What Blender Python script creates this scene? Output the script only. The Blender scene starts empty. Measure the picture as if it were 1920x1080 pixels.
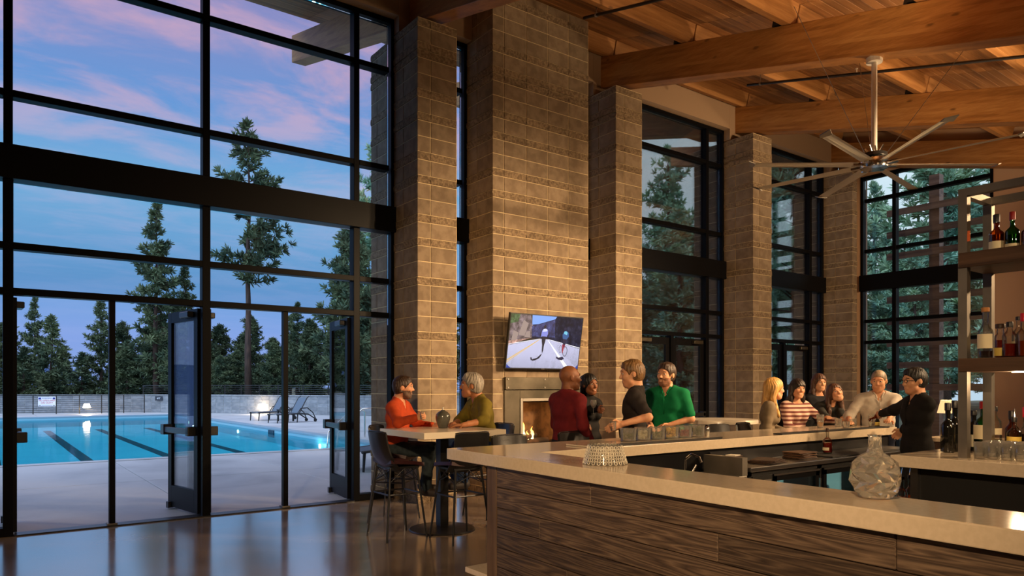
import bpy, bmesh, math, random
import numpy as np
from mathutils import Vector, Matrix, Euler, noise as mnoise
R = math.radians
random.seed(7)
SC = bpy.context.scene
COL = SC.collection
V = Vector

# ------------------------------------------------------------------ camera
cam_d = bpy.data.cameras.new('camera'); cam = bpy.data.objects.new('camera', cam_d); COL.objects.link(cam)
cam.location = (0, 0, 1.55)
cam.rotation_euler = (R(90), 0, -math.atan2(0.59290, 0.80528))
cam_d.sensor_width = 36; cam_d.lens = 36 * 1340 / 1920; cam_d.shift_y = (724 - 540) / 1920
cam_d.clip_end = 600
SC.camera = cam
SC.view_settings.view_transform = 'Standard'; SC.view_settings.look = 'None'
SC.view_settings.gamma = 1; SC.view_settings.use_curve_mapping = False
SC.view_settings.exposure = 0.3

# ------------------------------------------------------------------ sky
world = bpy.data.worlds.new('dusk_sky'); SC.world = world; world.use_nodes = True
def node(nt, t, loc=None, **kw):
    n = nt.nodes.new(t)
    for k, v in kw.items(): setattr(n, k, v)
    return n
def ramp(nt, stops, interp='LINEAR'):
    n = nt.nodes.new('ShaderNodeValToRGB'); e = n.color_ramp; e.interpolation = interp
    e.elements[0].position, e.elements[0].color = stops[0][0], (*stops[0][1], 1)
    e.elements[1].position, e.elements[1].color = stops[-1][0], (*stops[-1][1], 1)
    for p, c in stops[1:-1]:
        el = e.elements.new(p); el.color = (*c, 1)
    return n
def srgb(r, g, b):
    f = lambda c: (c / 255 / 12.92) if c / 255 <= .04045 else ((c / 255 + .055) / 1.055) ** 2.4
    return (f(r), f(g), f(b))
def mixc(nt, fac, a, b, blend='MIX'):
    n = nt.nodes.new('ShaderNodeMix'); n.data_type = 'RGBA'; n.blend_type = blend
    for s, v in ((0, fac), (6, a), (7, b)):
        if hasattr(v, 'is_linked') or hasattr(v, 'links'): nt.links.new(v, n.inputs[s])
        elif s == 0: n.inputs[0].default_value = v
        else: n.inputs[s].default_value = (*v, 1) if len(v) == 3 else v
    return n.outputs[2]
def mth(nt, op, a, b=None, clamp=False):
    n = nt.nodes.new('ShaderNodeMath'); n.operation = op; n.use_clamp = clamp
    for i, v in ((0, a), (1, b)):
        if v is None: continue
        if isinstance(v, (int, float)): n.inputs[i].default_value = v
        else: nt.links.new(v, n.inputs[i])
    return n.outputs[0]
nt = world.node_tree; nt.nodes.clear()
tc = node(nt, 'ShaderNodeTexCoord'); sep = node(nt, 'ShaderNodeSeparateXYZ'); nt.links.new(tc.outputs['Generated'], sep.inputs[0])
dx, dy, dz = sep.outputs
elev = ramp(nt, [(0.0, srgb(118, 146, 205)), (.06, srgb(122, 150, 210)), (.13, srgb(96, 146, 198)), (.24, srgb(116, 170, 214)), (.34, srgb(104, 150, 210)), (.46, srgb(136, 136, 190)), (1.0, srgb(150, 156, 202))])
nt.links.new(dz, elev.inputs[0])
# cloud deck, projected on a flat layer overhead
den = mth(nt, 'ADD', mth(nt, 'MAXIMUM', dz, 0.0), 0.12)
cmb = node(nt, 'ShaderNodeCombineXYZ'); nt.links.new(mth(nt, 'DIVIDE', dx, den), cmb.inputs[0]); nt.links.new(mth(nt, 'DIVIDE', dy, den), cmb.inputs[1])
n1 = node(nt, 'ShaderNodeTexNoise'); n1.inputs['Scale'].default_value = 2.5; n1.inputs['Detail'].default_value = 8; n1.inputs['Roughness'].default_value = .6; n1.inputs['Distortion'].default_value = .35
mp = node(nt, 'ShaderNodeMapping'); mp.inputs['Location'].default_value = (3.1, 1.7, 0); mp.inputs['Rotation'].default_value = (0, 0, .5); mp.inputs['Scale'].default_value = (1.0, 1.7, 1)
nt.links.new(cmb.outputs[0], mp.inputs[0]); nt.links.new(mp.outputs[0], n1.inputs['Vector'])
cr = ramp(nt, [(.40, (0, 0, 0)), (.66, (1, 1, 1))], 'EASE'); nt.links.new(n1.outputs[0], cr.inputs[0])
hi = ramp(nt, [(.10, (0, 0, 0)), (.34, (1, 1, 1))]); nt.links.new(dz, hi.inputs[0])
cfac = mth(nt, 'MULTIPLY', cr.outputs[0], mth(nt, 'ADD', mth(nt, 'MULTIPLY', hi.outputs[0], .58), .12), True)
ccol = ramp(nt, [(.12, srgb(150, 165, 212)), (.24, srgb(178, 176, 212)), (.38, srgb(216, 168, 188))]); nt.links.new(dz, ccol.inputs[0])
sky = mixc(nt, cfac, elev.outputs[0], ccol.outputs[0])
# paler sky towards +X: overexposure put into its colour
az = ramp(nt, [(.50, (0, 0, 0)), (.72, (1, 1, 1))], 'EASE'); nt.links.new(dx, az.inputs[0])
pale = ramp(nt, [(0.0, srgb(186, 208, 226)), (.3, srgb(214, 232, 242)), (1.0, srgb(150, 172, 214))]); nt.links.new(dz, pale.inputs[0])
sky = mixc(nt, az.outputs[0], sky, pale.outputs[0])
bg = node(nt, 'ShaderNodeBackground'); bg.inputs[1].default_value = 1.0
nt.links.new(sky, bg.inputs[0]); out = node(nt, 'ShaderNodeOutputWorld'); nt.links.new(bg.outputs[0], out.inputs[0])

# ------------------------------------------------------------------ room lamps (warm ceiling spots of the bar, out of view above and behind)
WARM = (1.0, .67, .37)
def spot(loc, aim, power, deg=70, blend=.8, rad=.12, col=WARM):
    d = bpy.data.lights.new('ceiling_spot', 'SPOT'); d.energy = power; d.color = col; d.spot_size = R(deg); d.spot_blend = blend; d.shadow_soft_size = rad
    o = bpy.data.objects.new('ceiling_spot', d); COL.objects.link(o); o.location = loc
    o.rotation_euler = (V(aim) - V(loc)).to_track_quat('-Z', 'Y').to_euler(); return o
def point(loc, power, rad=.1, col=WARM, name='lamp_light'):
    d = bpy.data.lights.new(name, 'POINT'); d.energy = power; d.color = col; d.shadow_soft_size = rad
    o = bpy.data.objects.new(name, d); COL.objects.link(o); o.location = loc; return o
LIGHTS = [
 # (loc, aim, power, cone)
 ((9.6, .6, 4.3), (6.5, 8.3, 2.2), 1650, 50),
 ((9.2, -.4, 4.2), (4.6, 7.4, 2.0), 1150, 48),
 ((12.2, 2.2, 4.6), (9.0, 6.2, 1.4), 1300, 75),
 ((-1.8, -.6, 4.0), (3.6, 4.4, .8), 1300, 62),
 ((11.0, -.8, 4.3), (12.4, 9.0, 3.0), 1400, 70),
 ((10.4, -1.2, 4.2), (7.0, 3.6, 1.0), 1000, 70),
 ((4.2, -2.6, 3.4), (5.3, 2.0, 1.4), 260, 80),
]
for a in LIGHTS: spot(a[0], a[1], a[2], a[3])
UPL = [((7.3, 2.9, 4.4), (7.0, 4.4, 7.0), 330, 100), ((10.3, 3.0, 4.3), (9.6, 5.2, 6.3), 300, 120), ((13.8, 3.2, 4.4), (13.6, 5.6, 6.5), 200, 120)]
for a in UPL: spot(a[0], a[1], a[2], a[3], 1.0, .2)
# broad soft sun added from behind the camera to brighten deck and trees
sd = bpy.data.lights.new('outdoor_fill', 'SUN'); sd.energy = 3.7; sd.angle = R(110); sd.color = (.55, .78, 1.0)
so = bpy.data.objects.new('outdoor_fill', sd); COL.objects.link(so); so.rotation_euler = V((.55, .35, -.76)).to_track_quat('-Z', 'Y').to_euler()

# ------------------------------------------------------------------ helpers
class MB:
    def __init__(s): s.v = []; s.f = []
    def add(s, vs, fs):
        o = len(s.v); s.v += [tuple(p) for p in vs]; s.f += [tuple(i + o for i in f) for f in fs]; return s
    def box(s, x0, x1, y0, y1, z0, z1):
        return s.add([(x0,y0,z0),(x1,y0,z0),(x1,y1,z0),(x0,y1,z0),(x0,y0,z1),(x1,y0,z1),(x1,y1,z1),(x0,y1,z1)],
                     [(0,3,2,1),(4,5,6,7),(0,1,5,4),(1,2,6,5),(2,3,7,6),(3,0,4,7)])
    def bar(s, a, b, w, h, up=(0,0,1)):
        a, b = V(a), V(b); d = (b - a).normalized(); up = V(up); sd = d.cross(up)
        if sd.length < 1e-4: sd = d.cross(V((1,0,0)))
        sd.normalize(); u = sd.cross(d).normalized(); q = []
        for p in (a, b):
            for i, j in ((-1,-1),(1,-1),(1,1),(-1,1)): q.append(p + sd*(i*w/2) + u*(j*h/2))
        return s.add(q, [(0,1,2,3),(7,6,5,4),(0,4,5,1),(1,5,6,2),(2,6,7,3),(3,7,4,0)])
    def cyl(s, a, b, r0, r1=None, n=12, cap=True):
        r1 = r0 if r1 is None else r1
        return s.tube([a, b], [r0, r1], n, cap)
    def tube(s, pts, r, n=8, cap=True):
        pts = [V(p) for p in pts]; k = len(pts); rs = r if isinstance(r, (list, tuple)) else [r]*k
        ref = None; q = []
        for i, p in enumerate(pts):
            d = (pts[min(i+1,k-1)] - pts[max(i-1,0)]).normalized()
            if ref is None:
                ref = d.orthogonal().normalized()
            ref = (ref - d*ref.dot(d)).normalized(); w = d.cross(ref)
            for j in range(n):
                t = 2*math.pi*j/n; q.append(p + (ref*math.cos(t) + w*math.sin(t))*rs[i])
        fs = [(i*n+j, i*n+(j+1)%n, (i+1)*n+(j+1)%n, (i+1)*n+j) for i in range(k-1) for j in range(n)]
        if cap: fs += [tuple(range(n-1,-1,-1)), tuple((k-1)*n+j for j in range(n))]
        return s.add(q, fs)
    def lathe(s, prof, n=20, c=(0,0,0), sx=1, sy=1):
        q = []; k = len(prof)
        for r, z in prof:
            for j in range(n):
                t = 2*math.pi*j/n; q.append((c[0]+r*sx*math.cos(t), c[1]+r*sy*math.sin(t), c[2]+z))
        fs = [(i*n+j, i*n+(j+1)%n, (i+1)*n+(j+1)%n, (i+1)*n+j) for i in range(k-1) for j in range(n)]
        fs += [tuple(range(n-1,-1,-1)), tuple((k-1)*n+j for j in range(n))]
        return s.add(q, fs)
    def prism(s, poly, z0, z1):
        n = len(poly); a = sum(poly[i][0]*poly[(i+1)%n][1]-poly[(i+1)%n][0]*poly[i][1] for i in range(n))
        if a < 0: poly = poly[::-1]
        return s.add([(x,y,z0) for x,y in poly]+[(x,y,z1) for x,y in poly],
                     [tuple(range(n-1,-1,-1)), tuple(range(n,2*n))]+[(i,(i+1)%n,n+(i+1)%n,n+i) for i in range(n)])
    def ball(s, c, r, n=10, m=7):
        rx, ry, rz = (r, r, r) if isinstance(r, (int, float)) else r
        prof = [(math.sin(math.pi*i/m), -math.cos(math.pi*i/m)) for i in range(m+1)]; prof[0] = (.02,-1); prof[-1] = (.02,1)
        q = MB().lathe(prof, n); return s.add([(c[0]+x*rx, c[1]+y*ry, c[2]+z*rz) for x,y,z in q.v], q.f)
    def grid(s, P):  # P rows of points
        a, b = len(P), len(P[0]); return s.add([p for r in P for p in r], [(i*b+j, i*b+j+1, (i+1)*b+j+1, (i+1)*b+j) for i in range(a-1) for j in range(b-1)])
    def mesh(s, name, smooth=False, bevel=0, seg=2):
        me = bpy.data.meshes.new(name); me.from_pydata(s.v, [], s.f); me.update()
        if bevel:
            bm = bmesh.new(); bm.from_mesh(me)
            bmesh.ops.bevel(bm, geom=[e for e in bm.edges if e.calc_face_angle(0) > .6], offset=bevel, segments=seg, affect='EDGES', profile=.6)
            bm.to_mesh(me); bm.free()
        if smooth:
            for p in me.polygons: p.use_smooth = True
            if smooth != 'all':
                try: me.set_sharp_from_angle(angle=R(40))
                except Exception: pass
        return me
    def build(s, name, mat, parent=None, smooth=False, bevel=0, seg=2):
        return link(name, s.mesh(name, smooth, bevel, seg), mat, parent)
def link(name, me, mat, parent=None, loc=None, rotz=0):
    if mat is not None and not me.materials: me.materials.append(mat)
    o = bpy.data.objects.new(name, me); COL.objects.link(o)
    if parent is not None: o.parent = parent
    if loc is not None: o.location = loc
    if rotz: o.rotation_euler = (0, 0, rotz)
    return o
def tag(o, label, cat, group=None, kind=None):
    if label: o['label'] = label
    if cat: o['category'] = cat
    if group: o['group'] = group
    if kind: o['kind'] = kind
    return o
def thing(name, label, cat, loc=(0,0,0), rotz=0, group=None):
    o = bpy.data.objects.new(name, None); COL.objects.link(o); o.empty_display_size = .1
    o.location = loc; o.rotation_euler = (0, 0, rotz); return tag(o, label, cat, group)
def struct(name, loc=(0,0,0), label=None):
    o = bpy.data.objects.new(name, None); COL.objects.link(o); o.location = loc; o['kind'] = 'structure'
    if label: o['label'] = label
    return o
def dup(root, loc, rotz=None, label=None, group=None, scale=None):
    r = root.copy(); COL.objects.link(r); r.location = loc
    if rotz is not None: r.rotation_euler = (0, 0, rotz)
    if scale: r.scale = scale if not isinstance(scale, (int, float)) else (scale,)*3
    if label: r['label'] = label
    if group: r['group'] = group
    for ch in list(root.children):
        c = ch.copy(); COL.objects.link(c); c.parent = r
        for g in list(ch.children):
            d = g.copy(); COL.objects.link(d); d.parent = c
    return r

# ------------------------------------------------------------------ materials
MAT = {}
def M(name, col, rough=.5, metal=0, col2=None, vs=4, vlo=.4, vhi=.6, bump=0, bs=60, bdist=.005, stretch=(1,1,1), rand=0, spec=.5, coat=0, emit=None, es=1, alpha=1, trans=0, detail=4, rcol2=None, sss=0):
    m = bpy.data.materials.new(name); m.use_nodes = True; nt = m.node_tree; b = nt.nodes['Principled BSDF']; MAT[name] = m
    b.inputs['Roughness'].default_value = rough; b.inputs['Metallic'].default_value = metal; b.inputs['Specular IOR Level'].default_value = spec
    b.inputs['Coat Weight'].default_value = coat; b.inputs['Coat Roughness'].default_value = .12
    b.inputs['Transmission Weight'].default_value = trans; b.inputs['Alpha'].default_value = alpha
    b.inputs['Base Color'].default_value = (*col, 1)
    c = None
    if col2 or bump or rand:
        tcn = node(nt, 'ShaderNodeTexCoord'); mpn = node(nt, 'ShaderNodeMapping'); mpn.inputs['Scale'].default_value = stretch
        nt.links.new(tcn.outputs['Object'], mpn.inputs[0])
        oi = node(nt, 'ShaderNodeObjectInfo')
        if rand:
            vm = node(nt, 'ShaderNodeVectorMath'); vm.operation = 'SCALE'; vm.inputs[0].default_value = (17, 31, 23); nt.links.new(oi.outputs['Random'], vm.inputs['Scale']); nt.links.new(vm.outputs[0], mpn.inputs['Location'])
    if col2:
        nz = node(nt, 'ShaderNodeTexNoise'); nz.inputs['Scale'].default_value = vs; nz.inputs['Detail'].default_value = detail; nt.links.new(mpn.outputs[0], nz.inputs['Vector'])
        rp = ramp(nt, [(vlo, col), (vhi, col2)]); nt.links.new(nz.outputs[0], rp.inputs[0]); c = rp.outputs[0]
    if rand:
        hv = node(nt, 'ShaderNodeHueSaturation'); 
        if c is not None: nt.links.new(c, hv.inputs['Color'])
        else: hv.inputs['Color'].default_value = (*col, 1)
        nt.links.new(mth(nt, 'ADD', mth(nt, 'MULTIPLY', oi.outputs['Random'], rand), 1 - rand/2), hv.inputs['Value']); c = hv.outputs[0]
        hv.inputs['Hue'].default_value = .5
    if c is not None: nt.links.new(c, b.inputs['Base Color'])
    if bump:
        n2 = node(nt, 'ShaderNodeTexNoise'); n2.inputs['Scale'].default_value = bs; n2.inputs['Detail'].default_value = 5; nt.links.new(mpn.outputs[0], n2.inputs['Vector'])
        bp = node(nt, 'ShaderNodeBump'); bp.inputs['Strength'].default_value = bump; bp.inputs['Distance'].default_value = bdist
        nt.links.new(n2.outputs[0], bp.inputs['Height']); nt.links.new(bp.outputs[0], b.inputs['Normal'])
    if emit: b.inputs['Emission Color'].default_value = (*emit, 1); b.inputs['Emission Strength'].default_value = es
    return m
def woodmat(name, c0, c1, c2, ax, rough=.5, scale=1.0, knots=True, rand=.25, bump=.15, ringscale=3, lam=0, figure=.5):
    """wood grain running along axis ax ('X','Y','Z') of the object's own coordinates; lam = glued laminations per metre"""
    m = bpy.data.materials.new(name); m.use_nodes = True; nt = m.node_tree; b = nt.nodes['Principled BSDF']; MAT[name] = m
    b.inputs['Roughness'].default_value = rough
    tcn = node(nt, 'ShaderNodeTexCoord'); oi = node(nt, 'ShaderNodeObjectInfo')
    vm = node(nt, 'ShaderNodeVectorMath'); vm.operation = 'SCALE'; vm.inputs[0].default_value = (13, 29, 37); nt.links.new(oi.outputs['Random'], vm.inputs['Scale'])
    va = node(nt, 'ShaderNodeVectorMath'); nt.links.new(tcn.outputs['Object'], va.inputs[0]); nt.links.new(vm.outputs[0], va.inputs[1])
    vec = va.outputs[0]; lamf = None
    if lam:   # each lamination is its own board: shift the grain and tint it
        sp = node(nt, 'ShaderNodeSeparateXYZ'); nt.links.new(tcn.outputs['Object'], sp.inputs[0])
        hgt = mth(nt, 'SUBTRACT', sp.outputs[2], mth(nt, 'MULTIPLY', sp.outputs[1], .25))
        idx = mth(nt, 'FLOOR', mth(nt, 'MULTIPLY', hgt, lam))
        wn = node(nt, 'ShaderNodeTexWhiteNoise'); wn.noise_dimensions = '1D'; nt.links.new(idx, wn.inputs['W']); lamf = wn.outputs['Value']
        v3 = node(nt, 'ShaderNodeVectorMath'); v3.operation = 'SCALE'; v3.inputs[0].default_value = (7, 11, 5); nt.links.new(lamf, v3.inputs['Scale'])
        v4 = node(nt, 'ShaderNodeVectorMath'); nt.links.new(vec, v4.inputs[0]); nt.links.new(v3.outputs[0], v4.inputs[1]); vec = v4.outputs[0]
    st = [1,1,1]; st['XYZ'.index(ax)] = .05
    mpn = node(nt, 'ShaderNodeMapping'); mpn.inputs['Scale'].default_value = [q*scale for q in st]; nt.links.new(vec, mpn.inputs[0])
    n1 = node(nt, 'ShaderNodeTexNoise'); n1.inputs['Scale'].default_value = 5; n1.inputs['Detail'].default_value = 2; nt.links.new(mpn.outputs[0], n1.inputs['Vector'])
    w = mth(nt, 'PINGPONG', mth(nt, 'MULTIPLY', n1.outputs[0], ringscale), .5)
    fine = node(nt, 'ShaderNodeTexNoise'); fine.inputs['Scale'].default_value = 70; fine.inputs['Detail'].default_value = 3; nt.links.new(mpn.outputs[0], fine.inputs['Vector'])
    g = mth(nt, 'ADD', mth(nt, 'MULTIPLY', w, 2*figure), mth(nt, 'MULTIPLY', fine.outputs[0], 1-figure))
    if lam: g = mth(nt, 'ADD', mth(nt, 'MULTIPLY', g, .75), mth(nt, 'MULTIPLY', lamf, .25))
    rp = ramp(nt, [(.25, c0), (.5, c1), (.78, c2)]); nt.links.new(g, rp.inputs[0]); c = rp.outputs[0]
    if knots:
        st2 = [1,1,1]; st2['XYZ'.index(ax)] = .5
        mk = node(nt, 'ShaderNodeMapping'); mk.inputs['Scale'].default_value = st2; nt.links.new(vec, mk.inputs[0])
        vo = node(nt, 'ShaderNodeTexVoronoi'); vo.inputs['Scale'].default_value = 3.6; nt.links.new(mk.outputs[0], vo.inputs['Vector'])
        kf = ramp(nt, [(.05, (1,1,1)), (.11, (0,0,0))]); nt.links.new(vo.outputs['Distance'], kf.inputs[0])
        c = mixc(nt, mth(nt, 'MULTIPLY', kf.outputs[0], .7), c, tuple(q*.35 for q in c0))
    hv = node(nt, 'ShaderNodeHueSaturation'); nt.links.new(c, hv.inputs['Color'])
    nt.links.new(mth(nt, 'ADD', mth(nt, 'MULTIPLY', oi.outputs['Random'], rand), 1 - rand/2), hv.inputs['Value'])
    nt.links.new(hv.outputs[0], b.inputs['Base Color'])
    bp = node(nt, 'ShaderNodeBump'); bp.inputs['Strength'].default_value = bump; bp.inputs['Distance'].default_value = .003
    nt.links.new(g, bp.inputs['Height']); nt.links.new(bp.outputs[0], b.inputs['Normal'])
    return m
def glassmat(name, tint=(.93,.96,.96), refl=.6, rough=0.0, base=.02):
    """clear pane: see-through, with angle-dependent mirror reflection"""
    m = bpy.data.materials.new(name); m.use_nodes = True; nt = m.node_tree; nt.nodes.clear(); MAT[name] = m
    o = node(nt, 'ShaderNodeOutputMaterial'); mx = node(nt, 'ShaderNodeMixShader'); tr = node(nt, 'ShaderNodeBsdfTransparent'); gl = node(nt, 'ShaderNodeBsdfGlossy')
    tr.inputs[0].default_value = (*tint, 1); gl.inputs['Roughness'].default_value = rough
    fr = node(nt, 'ShaderNodeFresnel'); fr.inputs[0].default_value = 1.45
    nt.links.new(mth(nt, 'ADD', mth(nt, 'MULTIPLY', fr.outputs[0], refl), base, True), mx.inputs[0])
    nt.links.new(tr.outputs[0], mx.inputs[1]); nt.links.new(gl.outputs[0], mx.inputs[2]); nt.links.new(mx.outputs[0], o.inputs[0]); return m

M('block', srgb(130,112,92), .9, col2=srgb(148,130,108), vs=7, bump=.35, bs=140, bdist=.003, rand=.22, spec=.25)
M('block_rough', srgb(120,102,82), .95, col2=srgb(152,132,106), vs=28, bump=1.0, bs=60, bdist=.012, rand=.22, spec=.2)
M('mortar', srgb(214,192,152), .95, bump=.3, bs=200)
M('block_far', srgb(120,124,130), .95, col2=srgb(140,142,146), vs=5, rand=.25)
M('mortar_far', srgb(165,165,165), .95)
M('frame_black', (.004,.004,.005), .4, spec=.07)
M('frame_dark', (.005,.005,.006), .4, spec=.10)
glassmat('pane', (.94,.965,.97), .75)
glassmat('glassware', (.95,.95,.93), 1.0, .03, .10)
_nt = MAT['glassware'].node_tree; _o = [n for n in _nt.nodes if n.type == 'OUTPUT_MATERIAL'][0]; _src = _o.inputs[0].links[0].from_socket; _mx = _nt.nodes.new('ShaderNodeMixShader'); _df = _nt.nodes.new('ShaderNodeBsdfDiffuse'); _df.inputs[0].default_value = (.9, .86, .78, 1); _mx.inputs[0].default_value = .08
_nt.links.new(_src, _mx.inputs[1]); _nt.links.new(_df.outputs[0], _mx.inputs[2]); _nt.links.new(_mx.outputs[0], _o.inputs[0])  # pale diffuse mixed in, imitating bright highlights on the glass
M('drywall', srgb(158,132,106), .9, bump=.05, bs=200)  # darkened tone: shade above the windows put into the wall colour
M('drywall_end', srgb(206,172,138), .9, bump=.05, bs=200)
woodmat('beam_wood', srgb(146,96,46), srgb(174,120,62), srgb(196,144,82), 'Y', .5, rand=.08, ringscale=3, lam=23, figure=.35)
woodmat('purlin_wood', srgb(138,92,48), srgb(162,112,62), srgb(182,132,78), 'X', .55, rand=.15, figure=.35)
woodmat('deck_wood', srgb(114,76,40), srgb(144,98,54), srgb(164,116,68), 'X', .65, rand=.5, figure=.4)
woodmat('bar_wood', srgb(58,46,37), srgb(84,68,55), srgb(112,93,75), 'X', .5, scale=2.4, knots=False, rand=.6, bump=.3, ringscale=15, figure=.45)
woodmat('bar_post_wood', srgb(64,48,36), srgb(88,68,52), srgb(104,84,66), 'Z', .55, scale=1.6, knots=False, rand=.2, bump=.3)
woodmat('trellis_wood', srgb(92,62,46), srgb(122,86,64), srgb(140,104,80), 'Y', .6, rand=.2)
M('counter', srgb(214,196,170), .13, spec=.5, col2=srgb(208,190,163), vs=40, coat=.3)
M('table_white', srgb(225,212,190), .22, coat=.2)
M('black_leather', (.012,.011,.011), .3, bump=.15, bs=90, spec=.6)
M('seat_red', srgb(52,18,22), .4, bump=.15, bs=90)
M('black_metal', (.012,.012,.013), .35, spec=.6)
M('chrome', (.75,.74,.72), .16, metal=1)
M('steel', (.38,.37,.36), .28, metal=1)
M('dark_steel', (.25,.23,.20), .5, metal=1, col2=(.32,.29,.25), vs=3)
M('gunmetal', srgb(84,78,66), .36, metal=.75, col2=srgb(108,100,86), vs=2.2)
M('black_plastic', (.01,.01,.01), .45)
M('rubber', (.012,.011,.010), .7, bump=.4, bs=220)
M('fan_blade', srgb(196,186,164), .38, metal=.35)
M('brass_white', srgb(225,218,205), .35)
# ------------------------------------------------------------------ floor (polished concrete)
def concrete(name, cols, rough, rough2, coat, bumps=.05, vs=.7):
    m = M(name, cols[0], rough); nt = m.node_tree; b = nt.nodes['Principled BSDF']
    tcn = node(nt, 'ShaderNodeTexCoord'); n1 = node(nt, 'ShaderNodeTexNoise'); n1.inputs['Scale'].default_value = vs; n1.inputs['Detail'].default_value = 8; n1.inputs['Roughness'].default_value = .62; n1.inputs['Distortion'].default_value = .6
    nt.links.new(tcn.outputs['Object'], n1.inputs['Vector'])
    rp = ramp(nt, [(.3, cols[0]), (.5, cols[1]), (.72, cols[2])]); nt.links.new(n1.outputs[0], rp.inputs[0]); nt.links.new(rp.outputs[0], b.inputs['Base Color'])
    rr = ramp(nt, [(.3, (rough,)*3), (.7, (rough2,)*3)]); nt.links.new(n1.outputs[0], rr.inputs[0]); nt.links.new(rr.outputs[0], b.inputs['Roughness'])
    b.inputs['Coat Weight'].default_value = coat; b.inputs['Coat IOR'].default_value = 3.4 if coat else 1.5; b.inputs['Coat Roughness'].default_value = .13
    n2 = node(nt, 'ShaderNodeTexNoise'); n2.inputs['Scale'].default_value = 3.0; n2.inputs['Detail'].default_value = 6; nt.links.new(tcn.outputs['Object'], n2.inputs['Vector'])
    bp = node(nt, 'ShaderNodeBump'); bp.inputs['Strength'].default_value = bumps; bp.inputs['Distance'].default_value = .01; nt.links.new(n2.outputs[0], bp.inputs['Height']); nt.links.new(bp.outputs[0], b.inputs['Normal'])
    return m
concrete('floor_concrete', (srgb(122,104,86), srgb(162,143,124), srgb(188,172,154)), .18, .3, 1.0, .03)
concrete('deck_concrete', (srgb(150,152,154), srgb(174,176,178), srgb(190,190,190)), .45, .6, 0, .1, .5)
fl = MB().box(-7, 16.3, -5, 9.1, -.2, 0).build('floor', MAT['floor_concrete']); fl['kind'] = 'structure'

# ------------------------------------------------------------------ masonry piers: every block a piece
TH, SH = .2065, .1045
SEQ = 's T T s T T T T T T s T s T T T s T T s T s T T s T s T T s T s T T s s T s T T T s T T s T'.split()
L16, L8, DP, J = .406, .203, .2, .012
def rough_mesh(nm, w, d, h, seed):
    """split-faced unit: front (-y) and left (-x) faces broken"""
    rnd = random.Random(seed); bm = bmesh.new(); bmesh.ops.create_cube(bm, size=1)
    for v in bm.verts: v.co = V(((v.co.x+.5)*w, (v.co.y+.5)*d, (v.co.z+.5)*h))
    fr = [f for f in bm.faces if f.normal.y < -.9 or f.normal.x < -.9]
    es = set(e for f in fr for e in f.edges)
    bmesh.ops.subdivide_edges(bm, edges=list(es), cuts=2, use_grid_fill=True)
    for v in bm.verts:
        if v.co.y < .001: v.co.y -= rnd.uniform(.001, .013)
        if v.co.x < .001: v.co.x -= rnd.uniform(.001, .013)
    me = bpy.data.meshes.new(nm); bm.to_mesh(me); bm.free(); me.materials.append(MAT['block_rough']); return me
BLK = {}
def block_mesh(w, d, h, rough):
    k = (round(w,3), round(d,3), round(h,3), rough)
    if k not in BLK:
        if rough: BLK[k] = [rough_mesh('split_block', w, d, h, i) for i in range(5)]
        else:
            me = MB().box(0, w, 0, d, 0, h).mesh('block', bevel=.003, seg=1); me.materials.append(MAT['block']); BLK[k] = [me]
    return random.choice(BLK[k])
def pier(name, label, cat, X0, Y0, nfull, ztop, depth, group=None, skip=None, nside=2, cavity=None):
    W_ = L8 + nfull*L16
    t = thing(name, label, cat, (X0, Y0, 0), group=group)
    if cavity is None: MB().box(.008, W_, .008, depth, 0, ztop-.006).build('mortar_core', MAT['mortar'], t)
    else:
        a, b, z0, z1, dd = cavity
        m = MB(); m.box(.008, a, .008, depth, 0, ztop-.006); m.box(b, W_, .008, depth, 0, ztop-.006); m.box(a, b, .008, depth, z1, ztop-.006); m.box(a, b, .008, depth, 0, z0); m.box(a, b, dd, depth, z0, z1)
        m.build('mortar_core', MAT['mortar'], t)
    z = 0; i = 0
    while z < ztop - .02:
        k = SEQ[i] if i < len(SEQ) else random.choice('TTs'); i += 1
        h = TH if k == 'T' else SH; hh = min(h, ztop - z) - J; rg = (k == 's')
        if hh < .02: break
        units = [(0, 0, L8-J, L16-J)] + [(L8+q*L16, 0, L16-J, DP) for q in range(nfull)]
        units += [(0, L16+q*L16, DP, L16-J) for q in range(nside)]
        rest = depth - L16 - nside*L16
        if rest > .08: units.append((0, L16+nside*L16, DP, rest-J))
        for (ux, uy, w, d) in units:
            if skip and uy == 0 and skip(ux, ux+w, z, z+h): continue
            o = link('block', block_mesh(w, d, hh, rg), None, t); o.location = (ux, uy, z)
        z += h
    return t
PY = 8.31
pier('masonry_pier', 'concrete block pier beside the open pool doors, behind the man in orange', 'pier', 4.576, PY, 1, 6.43, 1.42, 'block piers between the windows')
pier('masonry_pier', 'concrete block pier just right of the television chimney', 'pier', 8.204, PY, 1, 6.43, 1.42, 'block piers between the windows')
pier('masonry_pier', 'concrete block pier behind the blonde woman, between two tall windows', 'pier', 11.87, PY, 1, 6.43, 1.42, 'block piers between the windows')
pier('masonry_pier', 'concrete block pier in the far corner next to the trellis window', 'pier', 15.52, PY, 0, 6.43, 1.42, 'block piers between the windows')
FX0, FX1, FZ0, FZ1 = 6.29-5.78, 7.08-5.78, .62, 1.33
chim = pier('masonry_chimney', 'wide concrete block chimney carrying the television and the fireplace', 'chimney', 5.78, PY, 4, 7.27, .87, None,
     skip=lambda a, b, z0, z1: b > FX0+.01 and a < FX1-.01 and z1 > FZ0+.01 and z0 < FZ1-.01, nside=1, cavity=(FX0, FX1, FZ0, FZ1, .55))

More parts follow.
